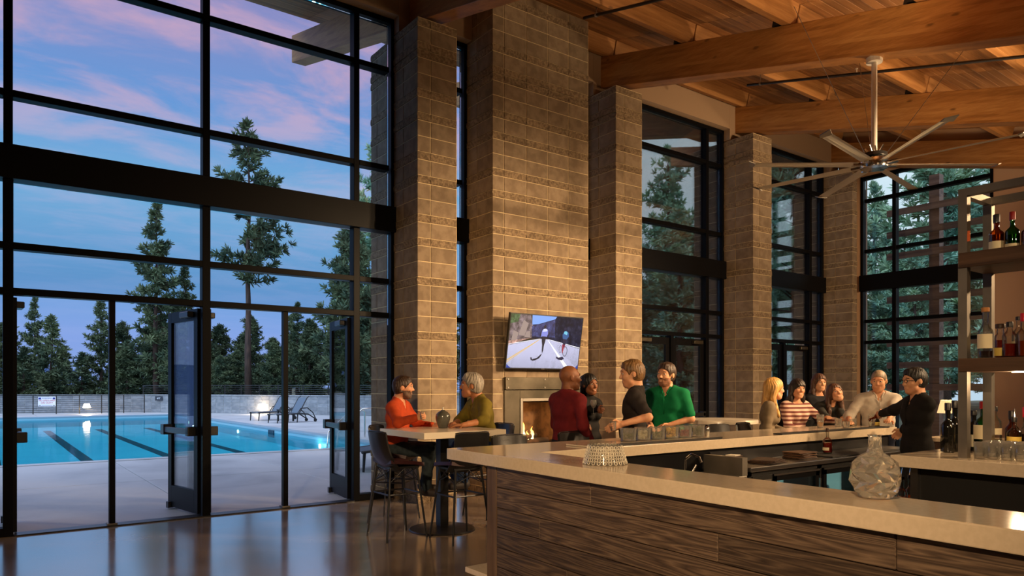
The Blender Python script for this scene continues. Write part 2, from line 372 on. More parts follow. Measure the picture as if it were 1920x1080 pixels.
# ------------------------------------------------------------------ window wall
GY = 9.05
def window(name, label, x0, x1, mull, axis='Y', pos=GY, heads=6.65, rails=(3.0, 4.57, 5.93), doors=None, sill=True, band=True, dheads=2.53):
    """storefront window in plane y=pos (axis Y) from x0 to x1"""
    t = struct(name, label=label)
    def bx(nm, a0, a1, b0, b1, z0, z1, mat):
        # a along wall, b through wall
        m = MB()
        if axis == 'Y': m.box(a0, a1, pos+b0, pos+b1, z0, z1)
        else: m.box(pos+b0, pos+b1, a0, a1, z0, z1)
        return m.build(nm, MAT[mat], t, bevel=.004 if mat != 'pane' else 0, seg=1)
    fd = (-.07, .07); w = .035
    bx('jamb', x0, x0+.06, *fd, 0, heads, 'frame_black'); bx('jamb', x1-.06, x1, *fd, 0, heads, 'frame_black')
    bx('head_rail', x0, x1, *fd, heads-.07, heads, 'frame_black')
    for mx in mull: bx('mullion', mx-.045, mx+.045, *fd, 0, 3.68, 'frame_black'); bx('mullion', mx-.04, mx+.04, *fd, 4.03, heads-.07, 'frame_black')
    if band: bx('steel_band', x0, x1, -.13, .1, 3.68, 4.03, 'frame_dark')
    xs = [x0+.05] + list(mull) + [x1-.05]
    zs = [dheads] + [r for r in rails if r < 3.7] + [3.68]; zs2 = [4.03] + [r for r in rails if r > 4.0] + [heads-.06]
    for r in [dheads] + list(rails):
        for i in range(len(xs)-1):
            bx('rail', xs[i]+(.04 if i else .01), xs[i+1]-.04, *fd, r-.036, r+.036, 'frame_black')
    for i in range(len(xs)-1):
        a, b = xs[i]+.03, xs[i+1]-.03
        for zz in (zs, zs2):
            for k in range(len(zz)-1): bx('pane', a, b, -.008, .008, zz[k]+.02, zz[k+1]-.02, 'pane')
        if not (doors and i in doors):
            bx('pane', a, b, -.008, .008, .06, dheads-.02, 'pane'); bx('sill_rail', xs[i]+.04, xs[i+1]-.04, *fd, 0, .09, 'frame_black')
    return t
w1 = window('window_1', 'tall black-framed pool window wall with two pairs of open doors', -.37, 4.59, [.185, 2.11, 4.02], doors=(1, 2))
window('window_2', 'narrow black-framed window strip between the pier and the chimney, nearer the pool doors', 5.19, 5.79, [])
window('window_3', 'narrow window strip between the chimney and the pier right of it', 7.60, 8.21, [])
window('window_4', 'tall black-framed window with closed glass doors behind the man in green', 8.80, 11.88, [9.33, 11.36], doors=(1,))
window('window_5', 'tall black-framed window with dark doors behind the women at the bar', 12.46, 15.51, [12.98, 14.98], doors=(1,))
for mx in (1.13, 3.068):
    MB().box(mx-.03, mx+.03, GY-.04, GY+.04, 0, 2.5).build('door_post', MAT['frame_black'], w1); MB().box(mx-.05, mx+.05, GY-.06, GY+.06, 0, .03).build('post_shoe', MAT['dark_steel'], w1)
MB().box(.24, 3.98, GY-.09, GY+.09, 0, .014).build('threshold', MAT['black_metal'], w1)
DN = [0]
def door_leaf(hx, y, sgn, ang, label, w=.9, h=2.46):
    """glazed leaf hinged at (hx,y); ang 0 = closed (leaf runs sgn*x), opens outwards (+y)"""
    DN[0] += 1; t = struct('door_%d' % DN[0], (hx, y, .02), label); a = R(ang)*sgn
    t.rotation_euler = (0, 0, a if sgn > 0 else math.pi + a)
    th = .024; f = MB()
    MB().box(0, .11, -th, th, 0, h).build('stile', MAT['frame_dark'], t, bevel=.003, seg=1); MB().box(w-.11, w, -th, th, 0, h).build('stile', MAT['frame_dark'], t, bevel=.003, seg=1)
    MB().box(.11, w-.11, -th, th, h-.13, h).build('top_rail', MAT['frame_dark'], t); MB().box(.11, w-.11, -th, th, 0, .27).build('bottom_rail', MAT['frame_dark'], t)
    MB().box(.1, w-.1, -.006, .006, .26, h-.12).build('pane', MAT['pane'], t)
    s2 = -1 if sgn > 0 else 1   # room side
    pb = MB(); pb.box(.06, w-.04, s2*.10-.02, s2*.10+.02, .95, 1.02); pb.box(.05, .12, min(s2*.02, s2*.12), max(s2*.02, s2*.12), .93, 1.04); pb.box(w-.14, w-.03, min(s2*.02, s2*.13), max(s2*.02, s2*.13), .92, 1.05)
    pb.build('push_bar', MAT['black_metal'], t, bevel=.006, seg=1)
    cl = MB(); cl.box(.1, .36, min(s2*.025, s2*.1), max(s2*.025, s2*.1), h-.1, h-.03); cl.build('closer', MAT['gunmetal'] if not ang else MAT['black_metal'], t, bevel=.008, seg=1)
    st = MB(); st.box(w-.1, w-.03, -.06, .06, -.018, .06); st.build('door_stop', MAT['black_metal'], t)
    return t
door_leaf(.24, GY+.06, 1, 93, 'leftmost pool door leaf, swung open outwards')
door_leaf(2.06, GY+.06, -1, 80, 'open glazed door leaf with a push bar in front of the pool')
door_leaf(2.17, GY+.06, 1, 92, 'open door leaf hidden behind the middle post')
door_leaf(3.965, GY+.06, -1, 97, 'open glazed door leaf nearest the block pier')
for (a, b, nm) in ((9.39, 11.30, 'behind the man in green'), (13.04, 14.92, 'behind the women at the bar')):
    c = (a+b)/2
    door_leaf(a, GY, 1, 0, 'left closed glass door leaf ' + nm, w=c-a-.03, h=2.44); door_leaf(b, GY, -1, 0, 'right closed glass door leaf ' + nm, w=b-c-.03, h=2.44)
    m = struct('trim_%d' % DN[0], label='dark centre post of the closed doors ' + nm); MB().box(c-.04, c+.04, GY-.06, GY+.05, 0, 2.5).build('post', MAT['frame_black'], m)
# end wall window (faces the camera, plane x = 15.95)
EX = 15.95
window('window_6', 'large end-wall window looking on to the wooden trellis', 5.68, 8.32, [7.58], axis='X', pos=EX, heads=6.25, rails=(3.0, 4.57, 5.70))
# drywall: end wall and above the windows
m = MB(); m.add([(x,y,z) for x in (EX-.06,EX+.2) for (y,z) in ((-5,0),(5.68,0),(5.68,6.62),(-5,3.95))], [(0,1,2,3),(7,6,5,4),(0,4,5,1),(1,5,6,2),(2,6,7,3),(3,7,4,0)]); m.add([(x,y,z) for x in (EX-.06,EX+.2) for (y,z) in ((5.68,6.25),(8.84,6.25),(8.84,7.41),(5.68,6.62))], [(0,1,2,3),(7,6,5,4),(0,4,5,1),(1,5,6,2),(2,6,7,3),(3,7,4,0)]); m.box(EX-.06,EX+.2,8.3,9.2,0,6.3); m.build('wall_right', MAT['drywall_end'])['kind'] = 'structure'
def deck_z(y): return 7.11 + .25*(y-8.83) + .30
for a, b, z in ((-7, 4.575, 6.65), (5.19, 5.775, 6.65), (7.61, 8.2, 6.65), (8.82, 11.865, 6.65), (12.48, 15.515, 6.65), (4.577, 5.188, 6.435), (8.202, 8.818, 6.435), (11.867, 12.478, 6.435), (15.517, 15.88, 6.435)):
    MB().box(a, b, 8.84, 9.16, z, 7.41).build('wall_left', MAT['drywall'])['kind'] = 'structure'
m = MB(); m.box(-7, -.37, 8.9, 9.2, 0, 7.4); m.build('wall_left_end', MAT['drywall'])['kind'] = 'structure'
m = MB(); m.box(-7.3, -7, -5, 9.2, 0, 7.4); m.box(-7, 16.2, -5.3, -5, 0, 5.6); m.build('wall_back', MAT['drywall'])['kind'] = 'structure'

# ------------------------------------------------------------------ roof: glulam beams, purlins, deck boards
ce = struct('ceiling', label='sloping timber roof deck')
SL = .25; CS = math.sqrt(1+SL*SL)
def sloped(name, x0, x1, y0, y1, zoff0, zoff1, mat, parent, bevel=0):
    """member following the roof pitch between y0 and y1; offsets are vertical from the beam-top line"""
    def zt(y): return 7.11 + SL*(y-8.83)
    cy = (y0+y1)/2; cz = zt(cy)
    q = [(x, y-cy, zt(y)+zo-cz) for x in (x0, x1) for y in (y0, y1) for zo in (zoff0, zoff1)]
    me = MB().add(q, [(0,1,3,2),(4,6,7,5),(0,4,5,1),(2,3,7,6),(0,2,6,4),(1,5,7,3)]).mesh(name, bevel=bevel, seg=1)
    bm = bmesh.new(); bm.from_mesh(me); bmesh.ops.recalc_face_normals(bm, faces=bm.faces); bm.to_mesh(me); bm.free()
    return link(name, me, mat, parent, (0, cy, cz))
beams = [(-.67, 'glulam roof beam over the pool doors'), (4.88, 'glulam roof beam on the pier by the pool doors'), (8.51, 'big glulam roof beam carrying the ceiling fan'), (12.17, 'glulam roof beam behind the fan, on the pier by the blonde woman'), (15.72, 'farthest glulam roof beam along the end wall')]
for bx_, lab in beams:
    t = thing('roof_beam', lab, 'beam', group='glulam roof beams')
    sloped('beam_timber', bx_-.135, bx_+.135, -5.0, 13.6, -.52, 0, MAT['beam_wood'], t, .006)
    if bx_ > 0 and bx_ < 15:
        MB().box(bx_-.145, bx_+.145, 8.42, 8.80, 6.425, 6.44).build('bearing_plate', MAT['black_metal'], t)
ORD = ['first', 'second', 'third', 'fourth', 'fifth', 'sixth', 'seventh', 'eighth', 'ninth']; BAYN = ['bay over the pool doors', 'bay above the chimney', 'bay behind the fan', 'farthest bay']
PYS = [8.74-1.68*k for k in range(9)]
bxs = [b[0] for b in beams]
for k, py in enumerate(PYS):
    for i in range(len(bxs)-1):
        if bxs[i+1] < 5 and py < 5: continue
        a, b = bxs[i]+.0, bxs[i+1]-.0
        y = py; z0 = 7.11 + SL*(y-8.83)
        me = MB().box(a+.01, b-.01, -.065, .065, .005, .285).mesh('purlin', bevel=.005, seg=1)
        o = link('roof_purlin', me, MAT['purlin_wood'], None, (0, y, z0)); o.rotation_euler = (math.atan(SL), 0, 0)
        tag(o, '%s timber roof purlin from the window wall, in the %s' % (ORD[k], BAYN[i]), 'purlin', 'roof purlins between the beams')
        for q in (a,):
            if q < 0 or k == 0: continue
            h = MB(); h.box(q-.14, q-.135+.012, .066, .2, .0, .2); h.box(q-.14, q+.02, .066, .16, 0, .012); ho = h.build('hanger', MAT['black_metal'], o)
# deck boards: one piece per board and bay
BW = .135; rest = MB(); n = int((13.2+5)/BW)
for i in range(len(bxs)):
    x0 = bxs[i]; x1 = bxs[i+1] if i+1 < len(bxs) else 16.4
    L = x1-x0-.004; hw = BW/2*CS-.0015
    me = MB().box(0, L, -hw, hw, 0, .04).mesh('board', bevel=.004, seg=1); me.materials.append(MAT['deck_wood'])
    for k in range(n):
        y = 13.15 - k*BW; z = deck_z(y)-.008
        if y < -3: continue
        if (i in (1, 2, 3) and y > 2.0) or (i == 0 and y > 8.8):
            o = link('board', me, None, ce, (x0+.002, y, z)); o.rotation_euler = (math.atan(SL), 0, 0)
        else:   # boards past the view
            c_, s_ = 1/CS, SL/CS; q_ = [(x, y+v*c_-w*s_, z+v*s_+w*c_) for x in (x0+.002, x0+L) for v in (-hw, hw) for w in (0, .04)]
            rest.add(q_, [(0,1,3,2),(4,6,7,5),(0,4,5,1),(2,3,7,6),(0,2,6,4),(1,5,7,3)])
rest.build('board_field', MAT['deck_wood'], ce)['kind'] = 'stuff'
# roof covering above the boards (keeps daylight out)
q = [(-7.3, -5.4), (16.6, -5.4), (16.6, 13.2), (-7.3, 13.2)]
MB().add([(x, y, deck_z(y)+.05) for x, y in q]+[(x, y, deck_z(y)+.25) for x, y in q], [(0,3,2,1),(4,5,6,7),(0,1,5,4),(1,2,6,5),(2,3,7,6),(3,0,4,7)]).build('roof_covering', MAT['deck_wood'], ce)
# sprinkler pipes
def spr(x, y0, y1, dz, label):
    t = thing('sprinkler_pipe', label, 'pipe', group='sprinkler pipes under the roof')
    z = lambda y: 7.11+SL*(y-8.83)+dz
    MB().cyl((x, y0, z(y0)), (x, y1, z(y1)), .021, n=10).build('pipe', MAT['black_metal'], t, smooth=True)
    for y in (y1+.05 if y1 < y0 else y0+.05, (y0+y1)/2, y0-.25 if y0 > y1 else y1-.25):
        h = MB(); h.cyl((x, y, z(y)-.02), (x, y, deck_z(y)), .006, n=6); h.cyl((x, y-.015, z(y)), (x, y+.015, z(y)), .03, n=10); h.build('hanger', MAT['steel'], t)
    for y in ((y0*.8+y1*.2), (y0*.35+y1*.65)):
        h = MB(); h.cyl((x, y, z(y)+.015), (x, y, z(y)+.07), .01, n=8); h.cyl((x, y, z(y)+.07), (x, y, z(y)+.078), .022, n=10); h.build('sprinkler_head', MAT['brass_white'], t)
spr(10.2, 7.25, -2.0, -.16, 'black sprinkler pipe running behind the ceiling fan')
spr(6.69, 7.4, -2.0, -.09, 'black sprinkler pipe above the chimney')
# ================================================================== OUTDOORS
POOL = (-5.0, 8.45, 17.1, 42.4)
dk = struct('pool_deck', label='pale concrete pool deck cut into slabs')
def slab(x0, x1, y0, y1): MB().box(x0+.006, x1-.006, y0+.006, y1-.006, -.16, -.012).build('slab', MAT['deck_concrete'], dk, bevel=.006, seg=1)
xs = [-6, -3.2, -.3, 2.14, 4.58, 7.02, 9.5, 12, 15, 19, 24, 30]
ys = [9.2, 13.1, 17.1]
for i in range(len(xs)-1):
    for j in range(2): slab(xs[i], xs[i+1], ys[j], ys[j+1])
yy = [17.1, 20.2, 23.3, 26.4, 29.5, 32.6, 35.7, 38.8, 42.4]
for j in range(len(yy)-1):
    for a, b in ((8.45, 12), (12, 15), (15, 19), (19, 30)): slab(a, b, yy[j], yy[j+1])
for a, b in ((-6, -2), (-2, 2.14), (2.14, 6), (6, 8.45), (8.45, 12), (12, 16)): slab(a, b, 42.4, 52)
MB().box(-6, 30, 9.2, 17.1, -.4, -.17).box(8.75, 30, 17.1, 52, -.4, -.17).box(-6, 8.75, 42.7, 52, -.4, -.17).build('deck_base', MAT['mortar_far'], dk)
# pool
M('pool_tile', srgb(150,214,228), .5, col2=srgb(136,204,222), vs=.4); M('lane_tile', srgb(26,48,66), .5); M('coping', srgb(120,146,160), .5); M('pool_wall_tile', srgb(128,176,192), .4)
pl = thing('swimming_pool', 'turquoise outdoor lap pool with dark lane lines', 'swimming pool', (0, 0, 0))
x0, x1, y0, y1 = POOL; b = MB()
MB().box(x0, x1, y0, y1, -.62, -.5).build('basin_floor', MAT['pool_tile'], pl)
m = MB(); m.box(x0, x0+.05, y0, y1, -.6, -.05); m.box(x1-.05, x1, y0, y1, -.6, -.05); m.box(x0, x1, y0, y0+.05, -.6, -.05); m.box(x0, x1, y1-.05, y1, -.6, -.05); m.build('basin_wall', MAT['pool_wall_tile'], pl)
m = MB(); m.box(x1-.06, x1+.28, y0-.28, y1+.28, -.06, .02); m.build('coping', MAT['coping'], pl, bevel=.02)
MB().box(x0, x1-.07, y1-.06, y1+.28, -.06, .02).build('coping', MAT['coping'], pl, bevel=.02); MB().box(x0, x1-.07, y0-.28, y0+.02, -.06, .004).build('coping', MAT['deck_concrete'], pl, bevel=.01)
for lx in (-1.9, .17, 2.24, 4.29, 6.34): MB().box(lx-.15, lx+.15, y0+.5, y1-3.5, -.5, -.494).build('lane_line', MAT['lane_tile'], pl)
for ly in (26.2,): MB().box(x1-.09, x1-.045, ly-.3, ly+.3, -.3, -.06).build('skimmer', MAT['lane_tile'], pl)
# water
wm = bpy.data.materials.new('pool_water'); wm.use_nodes = True; nt = wm.node_tree; nt.nodes.clear(); MAT['pool_water'] = wm
o_ = node(nt, 'ShaderNodeOutputMaterial'); mx = node(nt, 'ShaderNodeMixShader'); tr = node(nt, 'ShaderNodeBsdfTransparent'); tr.inputs[0].default_value = (.34, .80, .85, 1); gl = node(nt, 'ShaderNodeBsdfGlossy'); gl.inputs['Roughness'].default_value = .06
fr = node(nt, 'ShaderNodeFresnel'); fr.inputs[0].default_value = 1.33
tcn = node(nt, 'ShaderNodeTexCoord'); mpn = node(nt, 'ShaderNodeMapping'); mpn.inputs['Scale'].default_value = (1, .5, 1); nt.links.new(tcn.outputs['Object'], mpn.inputs[0])
wn = node(nt, 'ShaderNodeTexNoise'); wn.inputs['Scale'].default_value = 3.0; wn.inputs['Detail'].default_value = 3; nt.links.new(mpn.outputs[0], wn.inputs['Vector'])
bp = node(nt, 'ShaderNodeBump'); bp.inputs['Strength'].default_value = .12; bp.inputs['Distance'].default_value = .05; nt.links.new(wn.outputs[0], bp.inputs['Height'])
nt.links.new(bp.outputs[0], gl.inputs['Normal'])
nt.links.new(mth(nt, 'MULTIPLY', fr.outputs[0], .55, True), mx.inputs[0]); nt.links.new(tr.outputs[0], mx.inputs[1]); nt.links.new(gl.outputs[0], mx.inputs[2]); nt.links.new(mx.outputs[0], o_.inputs[0])
MB().add([(x0,y0,-.14),(x1,y0,-.14),(x1,y1,-.14),(x0,y1,-.14)], [(0,1,2,3)]).build('water', wm, pl)
M('pool_lamp', (1,.95,.8), emit=(1,.93,.75), es=8)
for ly in (21.5, 30.5, 39.5): MB().cyl((x1-.052, ly, -.32), (x1-.075, ly, -.32), .07, n=14).build('pool_light', MAT['pool_lamp'], pl)
point((x1-.25, 21.5, -.32), 6, .05, (.9, .97, 1.0), 'pool_light')
for ly in (26.5, 32, 37.5): point((x0+.6, ly, -.3), 80, .2, (.9, .97, 1.0), 'pool_light')
# depth markers on the far edge
M('white_paint', srgb(225,228,235), .5); M('ink_dark', srgb(18,26,44), .5); M('ink_blue', srgb(24,44,130), .5); M('ink_red', srgb(190,40,48), .5)
# retaining wall in blocks along the far side
rw = thing('retaining_wall', 'low concrete block retaining wall beyond the pool', 'wall')
PW = [(-4.0, 51.5), (1.3, 50.2), (7.6, 47.6), (10.5, 44.1), (11.75, 42.0), (13.0, 39.4), (14.9, 36.9), (16.4, 34.3), (17.9, 32.4), (20.5, 29.5), (24, 27), (29, 25.6)]
bme = None
CH = .2; NC = 5
bl = MB().box(0, .395, -.1, .1, 0, CH-.012).mesh('block_far', bevel=.006, seg=1); bl.materials.append(MAT['block_far'])
for i in range(len(PW)-1):
    a, b_ = V((*PW[i], 0)), V((*PW[i+1], 0)); d = b_-a; L = d.length; ang = math.atan2(d.y, d.x); nb = max(1, int(L/.8)) if False else max(1, round(L/.62))
    core = MB().box(0, L, -.085, .11, -.02, CH*NC); c = core.build('mortar_core', MAT['mortar_far'], rw); c.location = a; c.rotation_euler = (0, 0, ang)
    cap = MB().box(-.02, L+.02, -.14, .14, CH*NC, CH*NC+.06).build('cap', MAT['block_far'], rw); cap.location = a; cap.rotation_euler = (0, 0, ang)
    for k in range(nb if i < len(PW)-3 else 0):
        for r in range(NC):
            o = link('block', bl, None, rw); o.location = a + d*(k/nb) + V((0, 0, r*CH)); o.rotation_euler = (0, 0, ang); o.scale = (L/nb/.407, 1, 1)
# terrain behind the wall
gr = MB(); NX, NY = 40, 40
M('forest_floor', srgb(58,56,38), .95, col2=srgb(84,80,50), vs=.25, detail=6)
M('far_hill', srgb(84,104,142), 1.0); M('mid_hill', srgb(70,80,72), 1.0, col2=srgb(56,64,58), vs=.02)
far = [(x + 300*((x-12)/60 if x > 12 else (x-6)/40), y+160) for x, y in PW]
rows = []
for s_ in (0, .012, .04, .1, .3, 1, 3):
    rows.append([(p[0]*(1-s_)+q[0]*s_, p[1]*(1-s_)+q[1]*s_+.1, .9 - 1.0*min(1, max(0, s_-.02)*5)) for p, q in zip(PW, far)])
gr.grid(rows); g = gr.build('forest_ground', MAT['forest_floor']); g['kind'] = 'structure'
m = MB(); pts = [(-900 + 60*i, 700, 26 + 7*math.sin(i*.7) + 5*math.sin(i*1.9)) for i in range(50)]
m.grid([[(x, y, -30) for x, y, z in pts], [(x, y, z) for x, y, z in pts], [(x, y+200, z-10) for x, y, z in pts]]).build('hills', MAT['far_hill'])['kind'] = 'structure'
# rail fences
def fence(name, label, pts, h, nr, z=0, grp=None):
    t = thing(name, label, 'fence', group=grp)
    for i in range(len(pts)):
        MB().box(pts[i][0]-.025, pts[i][0]+.025, pts[i][1]-.025, pts[i][1]+.025, z, z+h).build('post', MAT['black_metal'], t)
    for r in range(nr):
        zz = z + h - .02 - r*(h-.12)/(nr-1)
        for i in range(len(pts)-1): MB().bar((*pts[i], zz), (*pts[i+1], zz), .02, .035 if r == 0 else .018).build('rail', MAT['black_metal'], t)
    return t
fence('rail_fence', 'black metal rail fence standing on the deck with the lifeguard sign', [(-1.2, 47.4), (1.0, 47.3), (2.09, 47.2), (3.16, 47.1), (4.26, 47.0), (5.33, 46.8), (6.42, 46.6), (7.45, 46.3)], 1.06, 9)
fp = []
for i in range(2, len(PW)-1):
    for s_ in (0, .5): fp.append((PW[i][0]*(1-s_)+PW[i+1][0]*s_, PW[i][1]*(1-s_)+PW[i+1][1]*s_+.05))
fence('rail_fence', 'black metal rail fence on top of the block retaining wall', fp, .55, 5, z=1.06)
def text(name, s, size, mat, parent, loc, rot=(0,0,0), align='CENTER', ext=.002, sx=1):
    c = bpy.data.curves.new(name, 'FONT'); c.body = s; c.size = size; c.align_x = align; c.align_y = 'CENTER'; c.extrude = ext
    o = bpy.data.objects.new(name, c); COL.objects.link(o); bpy.context.view_layer.update()
    me = bpy.data.meshes.new_from_object(o.evaluated_get(bpy.context.evaluated_depsgraph_get())); bpy.data.objects.remove(o)
    ob = link(name, me, mat, parent, loc); me.materials.clear(); me.materials.append(mat); ob.rotation_euler = rot; ob.scale = (sx, 1, 1); return ob
sg = thing('warning_sign', 'white rectangular lifeguard sign with red lettering on the black rail fence', 'sign', (2.72, 47.06, .70), rotz=-.12)
MB().box(-.41, .41, -.012, .012, -.26, .26).build('panel', MAT['white_paint'], sg)
RX = (R(90), 0, 0)
text('lettering', 'WARNING', .10, MAT['ink_blue'], sg, (0, -.015, .18), RX); text('lettering', 'NO LIFEGUARD', .125, MAT['ink_red'], sg, (0, -.015, .05), RX, sx=.86); text('lettering', 'ON DUTY', .125, MAT['ink_red'], sg, (0, -.015, -.08), RX)
for sx in (-1, 1): MB().box(sx*.33-.06, sx*.33+.06, -.018, -.012, .12, .22).build('corner_mark', MAT['ink_blue'], sg); MB().box(sx*.33-.05, sx*.33+.05, -.018, -.012, -.23, -.2).build('corner_mark', MAT['ink_dark'], sg)
MB().box(-.25, .25, -.018, -.012, -.215, -.2).build('underline', MAT['ink_blue'], sg)
dm = thing('depth_plate', 'small dark pool depth plate on the block wall', 'sign', (8.25, 46.5, .82), rotz=-.65)
MB().box(-.22, .22, -.02, .01, -.13, .13).build('plate', MAT['ink_dark'], dm, bevel=.01); text('lettering', '4FT', .14, MAT['white_paint'], dm, (0, -.022, 0), RX)
# wall lamps
M('path_lamp', (1,.85,.6), emit=(1,.86,.62), es=9)
for (lx, ly, rz, lb) in ((4.57, 46.55, -.15, 'glowing wall lamp on the rail fence side of the pool'), (12.34, 40.35, -1.1, 'glowing wall lamp behind the sun loungers')):
    t = thing('wall_lamp', lb, 'lamp', (lx, ly, .36), rz, 'lamps along the pool wall')
    MB().prism([(-.2, -.03), (.2, -.03), (.13, .2), (-.13, .2)], -.06, .06).build('shade', MAT['path_lamp'], t).rotation_euler = (R(90), 0, 0)
    MB().box(-.05, .05, .03, .3 if ly > 45 else .2, -.02, .08).build('bracket', MAT['black_metal'], t)
    point((lx + (.3 if ly < 45 else 0)*-1, ly-.3, .3), 45, .12, (1, .72, .4))
M('ball_lamp', srgb(30,32,36), .4)
# sun loungers
M('sling', srgb(92,104,118), .8); M('lounger_frame', srgb(22,24,28), .45)
def lounger(label, loc, rz, s=1):
    t = thing('sun_lounger', label, 'sun lounger', loc, rz, 'loungers on the pool deck')
    for y in (-.32, .32):
        MB().tube([(0, y, .36), (1.15, y, .38), (1.6, y, .34), (2.05, y, .09)], .028, 8).build('side_rail', MAT['lounger_frame'], t, smooth=True)
        MB().tube([(1.05, y, .40), (1.2, y, .60), (1.55, y, .62), (1.85, y, .4), (2.0, y, .12)], .022, 8).build('arm', MAT['lounger_frame'], t, smooth=True)
        MB().tube([(1.15, y*.92, .40), (1.55, y*.92, 1.05), (1.66, y*.92, 1.12)], .024, 8).build('back_rail', MAT['lounger_frame'], t, smooth=True)
        for x in (.06, 1.05): MB().cyl((x, y, .36), (x-.03, y, 0), .03, .022, 8).build('leg', MAT['lounger_frame'], t)
        MB().cyl((1.98, y*.9, .07), (1.98, y*1.05, .07), .07, n=12).build('wheel', MAT['black_plastic'], t)
    MB().bar((.05, 0, .37), (1.15, 0, .39), .62, .012).build('sling_seat', MAT['sling'], t); MB().bar((1.15, 0, .41), (1.56, 0, 1.06), .56, .012, up=(-1, 0, 1)).build('sling_back', MAT['sling'], t)
    t.scale = (s,)*3
lounger('nearer of the two dark sun loungers by the far pool edge', (9.70, 30.2, -.012), R(17), 1.0)
lounger('farther dark sun lounger, behind the small deck table', (9.75, 32.9, -.012), R(17), 1.0)
lounger('dark sun lounger close to the glass, its foot end showing beside the stool', (5.35, 12.3, -.012), R(24))
t = thing('deck_table', 'small dark side table between the sun loungers', 'table', (10.75, 31.6, -.012), R(17))
MB().box(-.28, .28, -.28, .28, .48, .53).build('top', MAT['lounger_frame'], t, bevel=.01)
for x in (-.23, .23):
    for y in (-.23, .23): MB().box(x-.03, x+.03, y-.03, y+.03, 0, .48).build('leg', MAT['lounger_frame'], t)
for k, (px_, py_, lb) in enumerate(((9.05, 19.5, 'chrome pool grab rail nearer the doors'), (9.05, 20.2, 'chrome pool grab rail farther from the doors'))):
    t = tag(MB().tube([(px_+.25, py_, -.012), (px_+.25, py_, .75), (px_+.1, py_, .9), (px_-.15, py_, .88), (px_-.9, py_, .2), (px_-.95, py_, -.3)], .026, 10).build('grab_rail', MAT['chrome'], None, smooth=True), lb, 'rail', 'grab rails at the pool steps')

# ------------------------------------------------------------------ pine trees
M('bark', srgb(84,62,52), .95, col2=srgb(56,42,36), vs=6, stretch=(1,1,.2), bump=.6, bs=12, bdist=.03)
M('needles', srgb(70,86,66), .8, col2=srgb(106,116,82), vs=.6, rand=.35, spec=.2); M('needles_lit', srgb(112,150,126), .8, col2=srgb(150,172,130), vs=.6, rand=.3, spec=.2)  # second needle colour is a brightened copy, outdoor light put into it
def pine_meshes(seed, H=10., cb=.3, rad=1.7, gap=.34, nb=6, ntuft=5, nn=13, nlen=.3, taper=1.0, droop=.0, open_=0.0, tr=.16):
    """trunk and needle meshes of one pine of height H; cb = height share of bare trunk"""
    rg = np.random.RandomState(seed); tk = MB(); tv = []; 
    bend = [(0,0,0)]+[(rg.uniform(-.05,.05)*H*.1, rg.uniform(-.05,.05)*H*.1, H*k/6) for k in range(1,6)]+[(0,0,H)]
    tk.tube(bend, [tr*(1-.93*k/6) for k in range(7)], 9)
    z = cb*H; P = []
    while z < H*.985:
        u = (z/H-cb)/(1-cb)
        prof = (1-u)**taper * min(1, .45+u*2.6) + .05
        for k in range(nb + rg.randint(-1, 2)):
            if rg.rand() < open_: continue
            a = rg.uniform(0, 6.283); L = rad*prof*rg.uniform(.42, 1.2); up = rg.uniform(-.15, .35) - droop + .5*u
            b0 = np.array([0, 0, z+rg.uniform(-.2, .2)]); d = np.array([math.cos(a), math.sin(a), up]); d /= np.linalg.norm(d)
            mid = b0 + d*L*.6; tip = b0 + d*L + np.array([0, 0, .12*L])
            if L > .35: tk.tube([b0, mid, tip], [tr*.16*(1-u*.6), tr*.1*(1-u*.6), .006], 4, cap=False)
            nt_ = max(2, int(ntuft*L/rad/.6))
            for q in range(nt_):
                s_ = .3 + .72*(q+rg.rand()*.6)/nt_; c = (b0+(mid-b0)*s_/.6) if s_ < .6 else mid+(tip-mid)*(s_-.6)/.4
                P.append((c + rg.normal(0, .09*L*.6+.03, 3)*np.array([1,1,.5]), d))
        z += gap*rg.uniform(.7, 1.3)
    for q in range(4): P.append((np.array([0, 0, H-.1*q]), np.array([0, 0, 1.])))
    C = np.array([p[0] for p in P]); D = np.array([p[1] for p in P]); n = len(C)
    dirs = rg.normal(0, 1, (n, nn, 3)); dirs /= np.linalg.norm(dirs, axis=2, keepdims=True)
    dirs = dirs + D[:, None, :]*.7 + np.array([0, 0, .35]); dirs /= np.linalg.norm(dirs, axis=2, keepdims=True)
    side = np.cross(dirs, rg.normal(0, 1, (n, nn, 3))); side /= np.linalg.norm(side, axis=2, keepdims=True)
    ln = nlen*rg.uniform(.6, 1.15, (n, nn, 1)); wd = .13*ln
    c = C[:, None, :] + dirs*ln*-.12
    v = np.stack([c - side*wd*.45, c + side*wd*.45, c + dirs*ln*.75 + side*wd*.7, c + dirs*ln*1.08, c + dirs*ln*.75 - side*wd*.7], axis=2).reshape(-1, 3)
    nf = len(v)//5; me = bpy.data.meshes.new('needles')
    me.vertices.add(len(v)); me.vertices.foreach_set('co', v.astype(np.float32).ravel())
    me.loops.add(nf*5); me.loops.foreach_set('vertex_index', np.arange(nf*5)); me.polygons.add(nf); me.polygons.foreach_set('loop_start', np.arange(nf)*5); me.update(calc_edges=True)
    tm = tk.mesh('trunk', smooth='all'); tm.materials.append(MAT['bark']); return tm, me
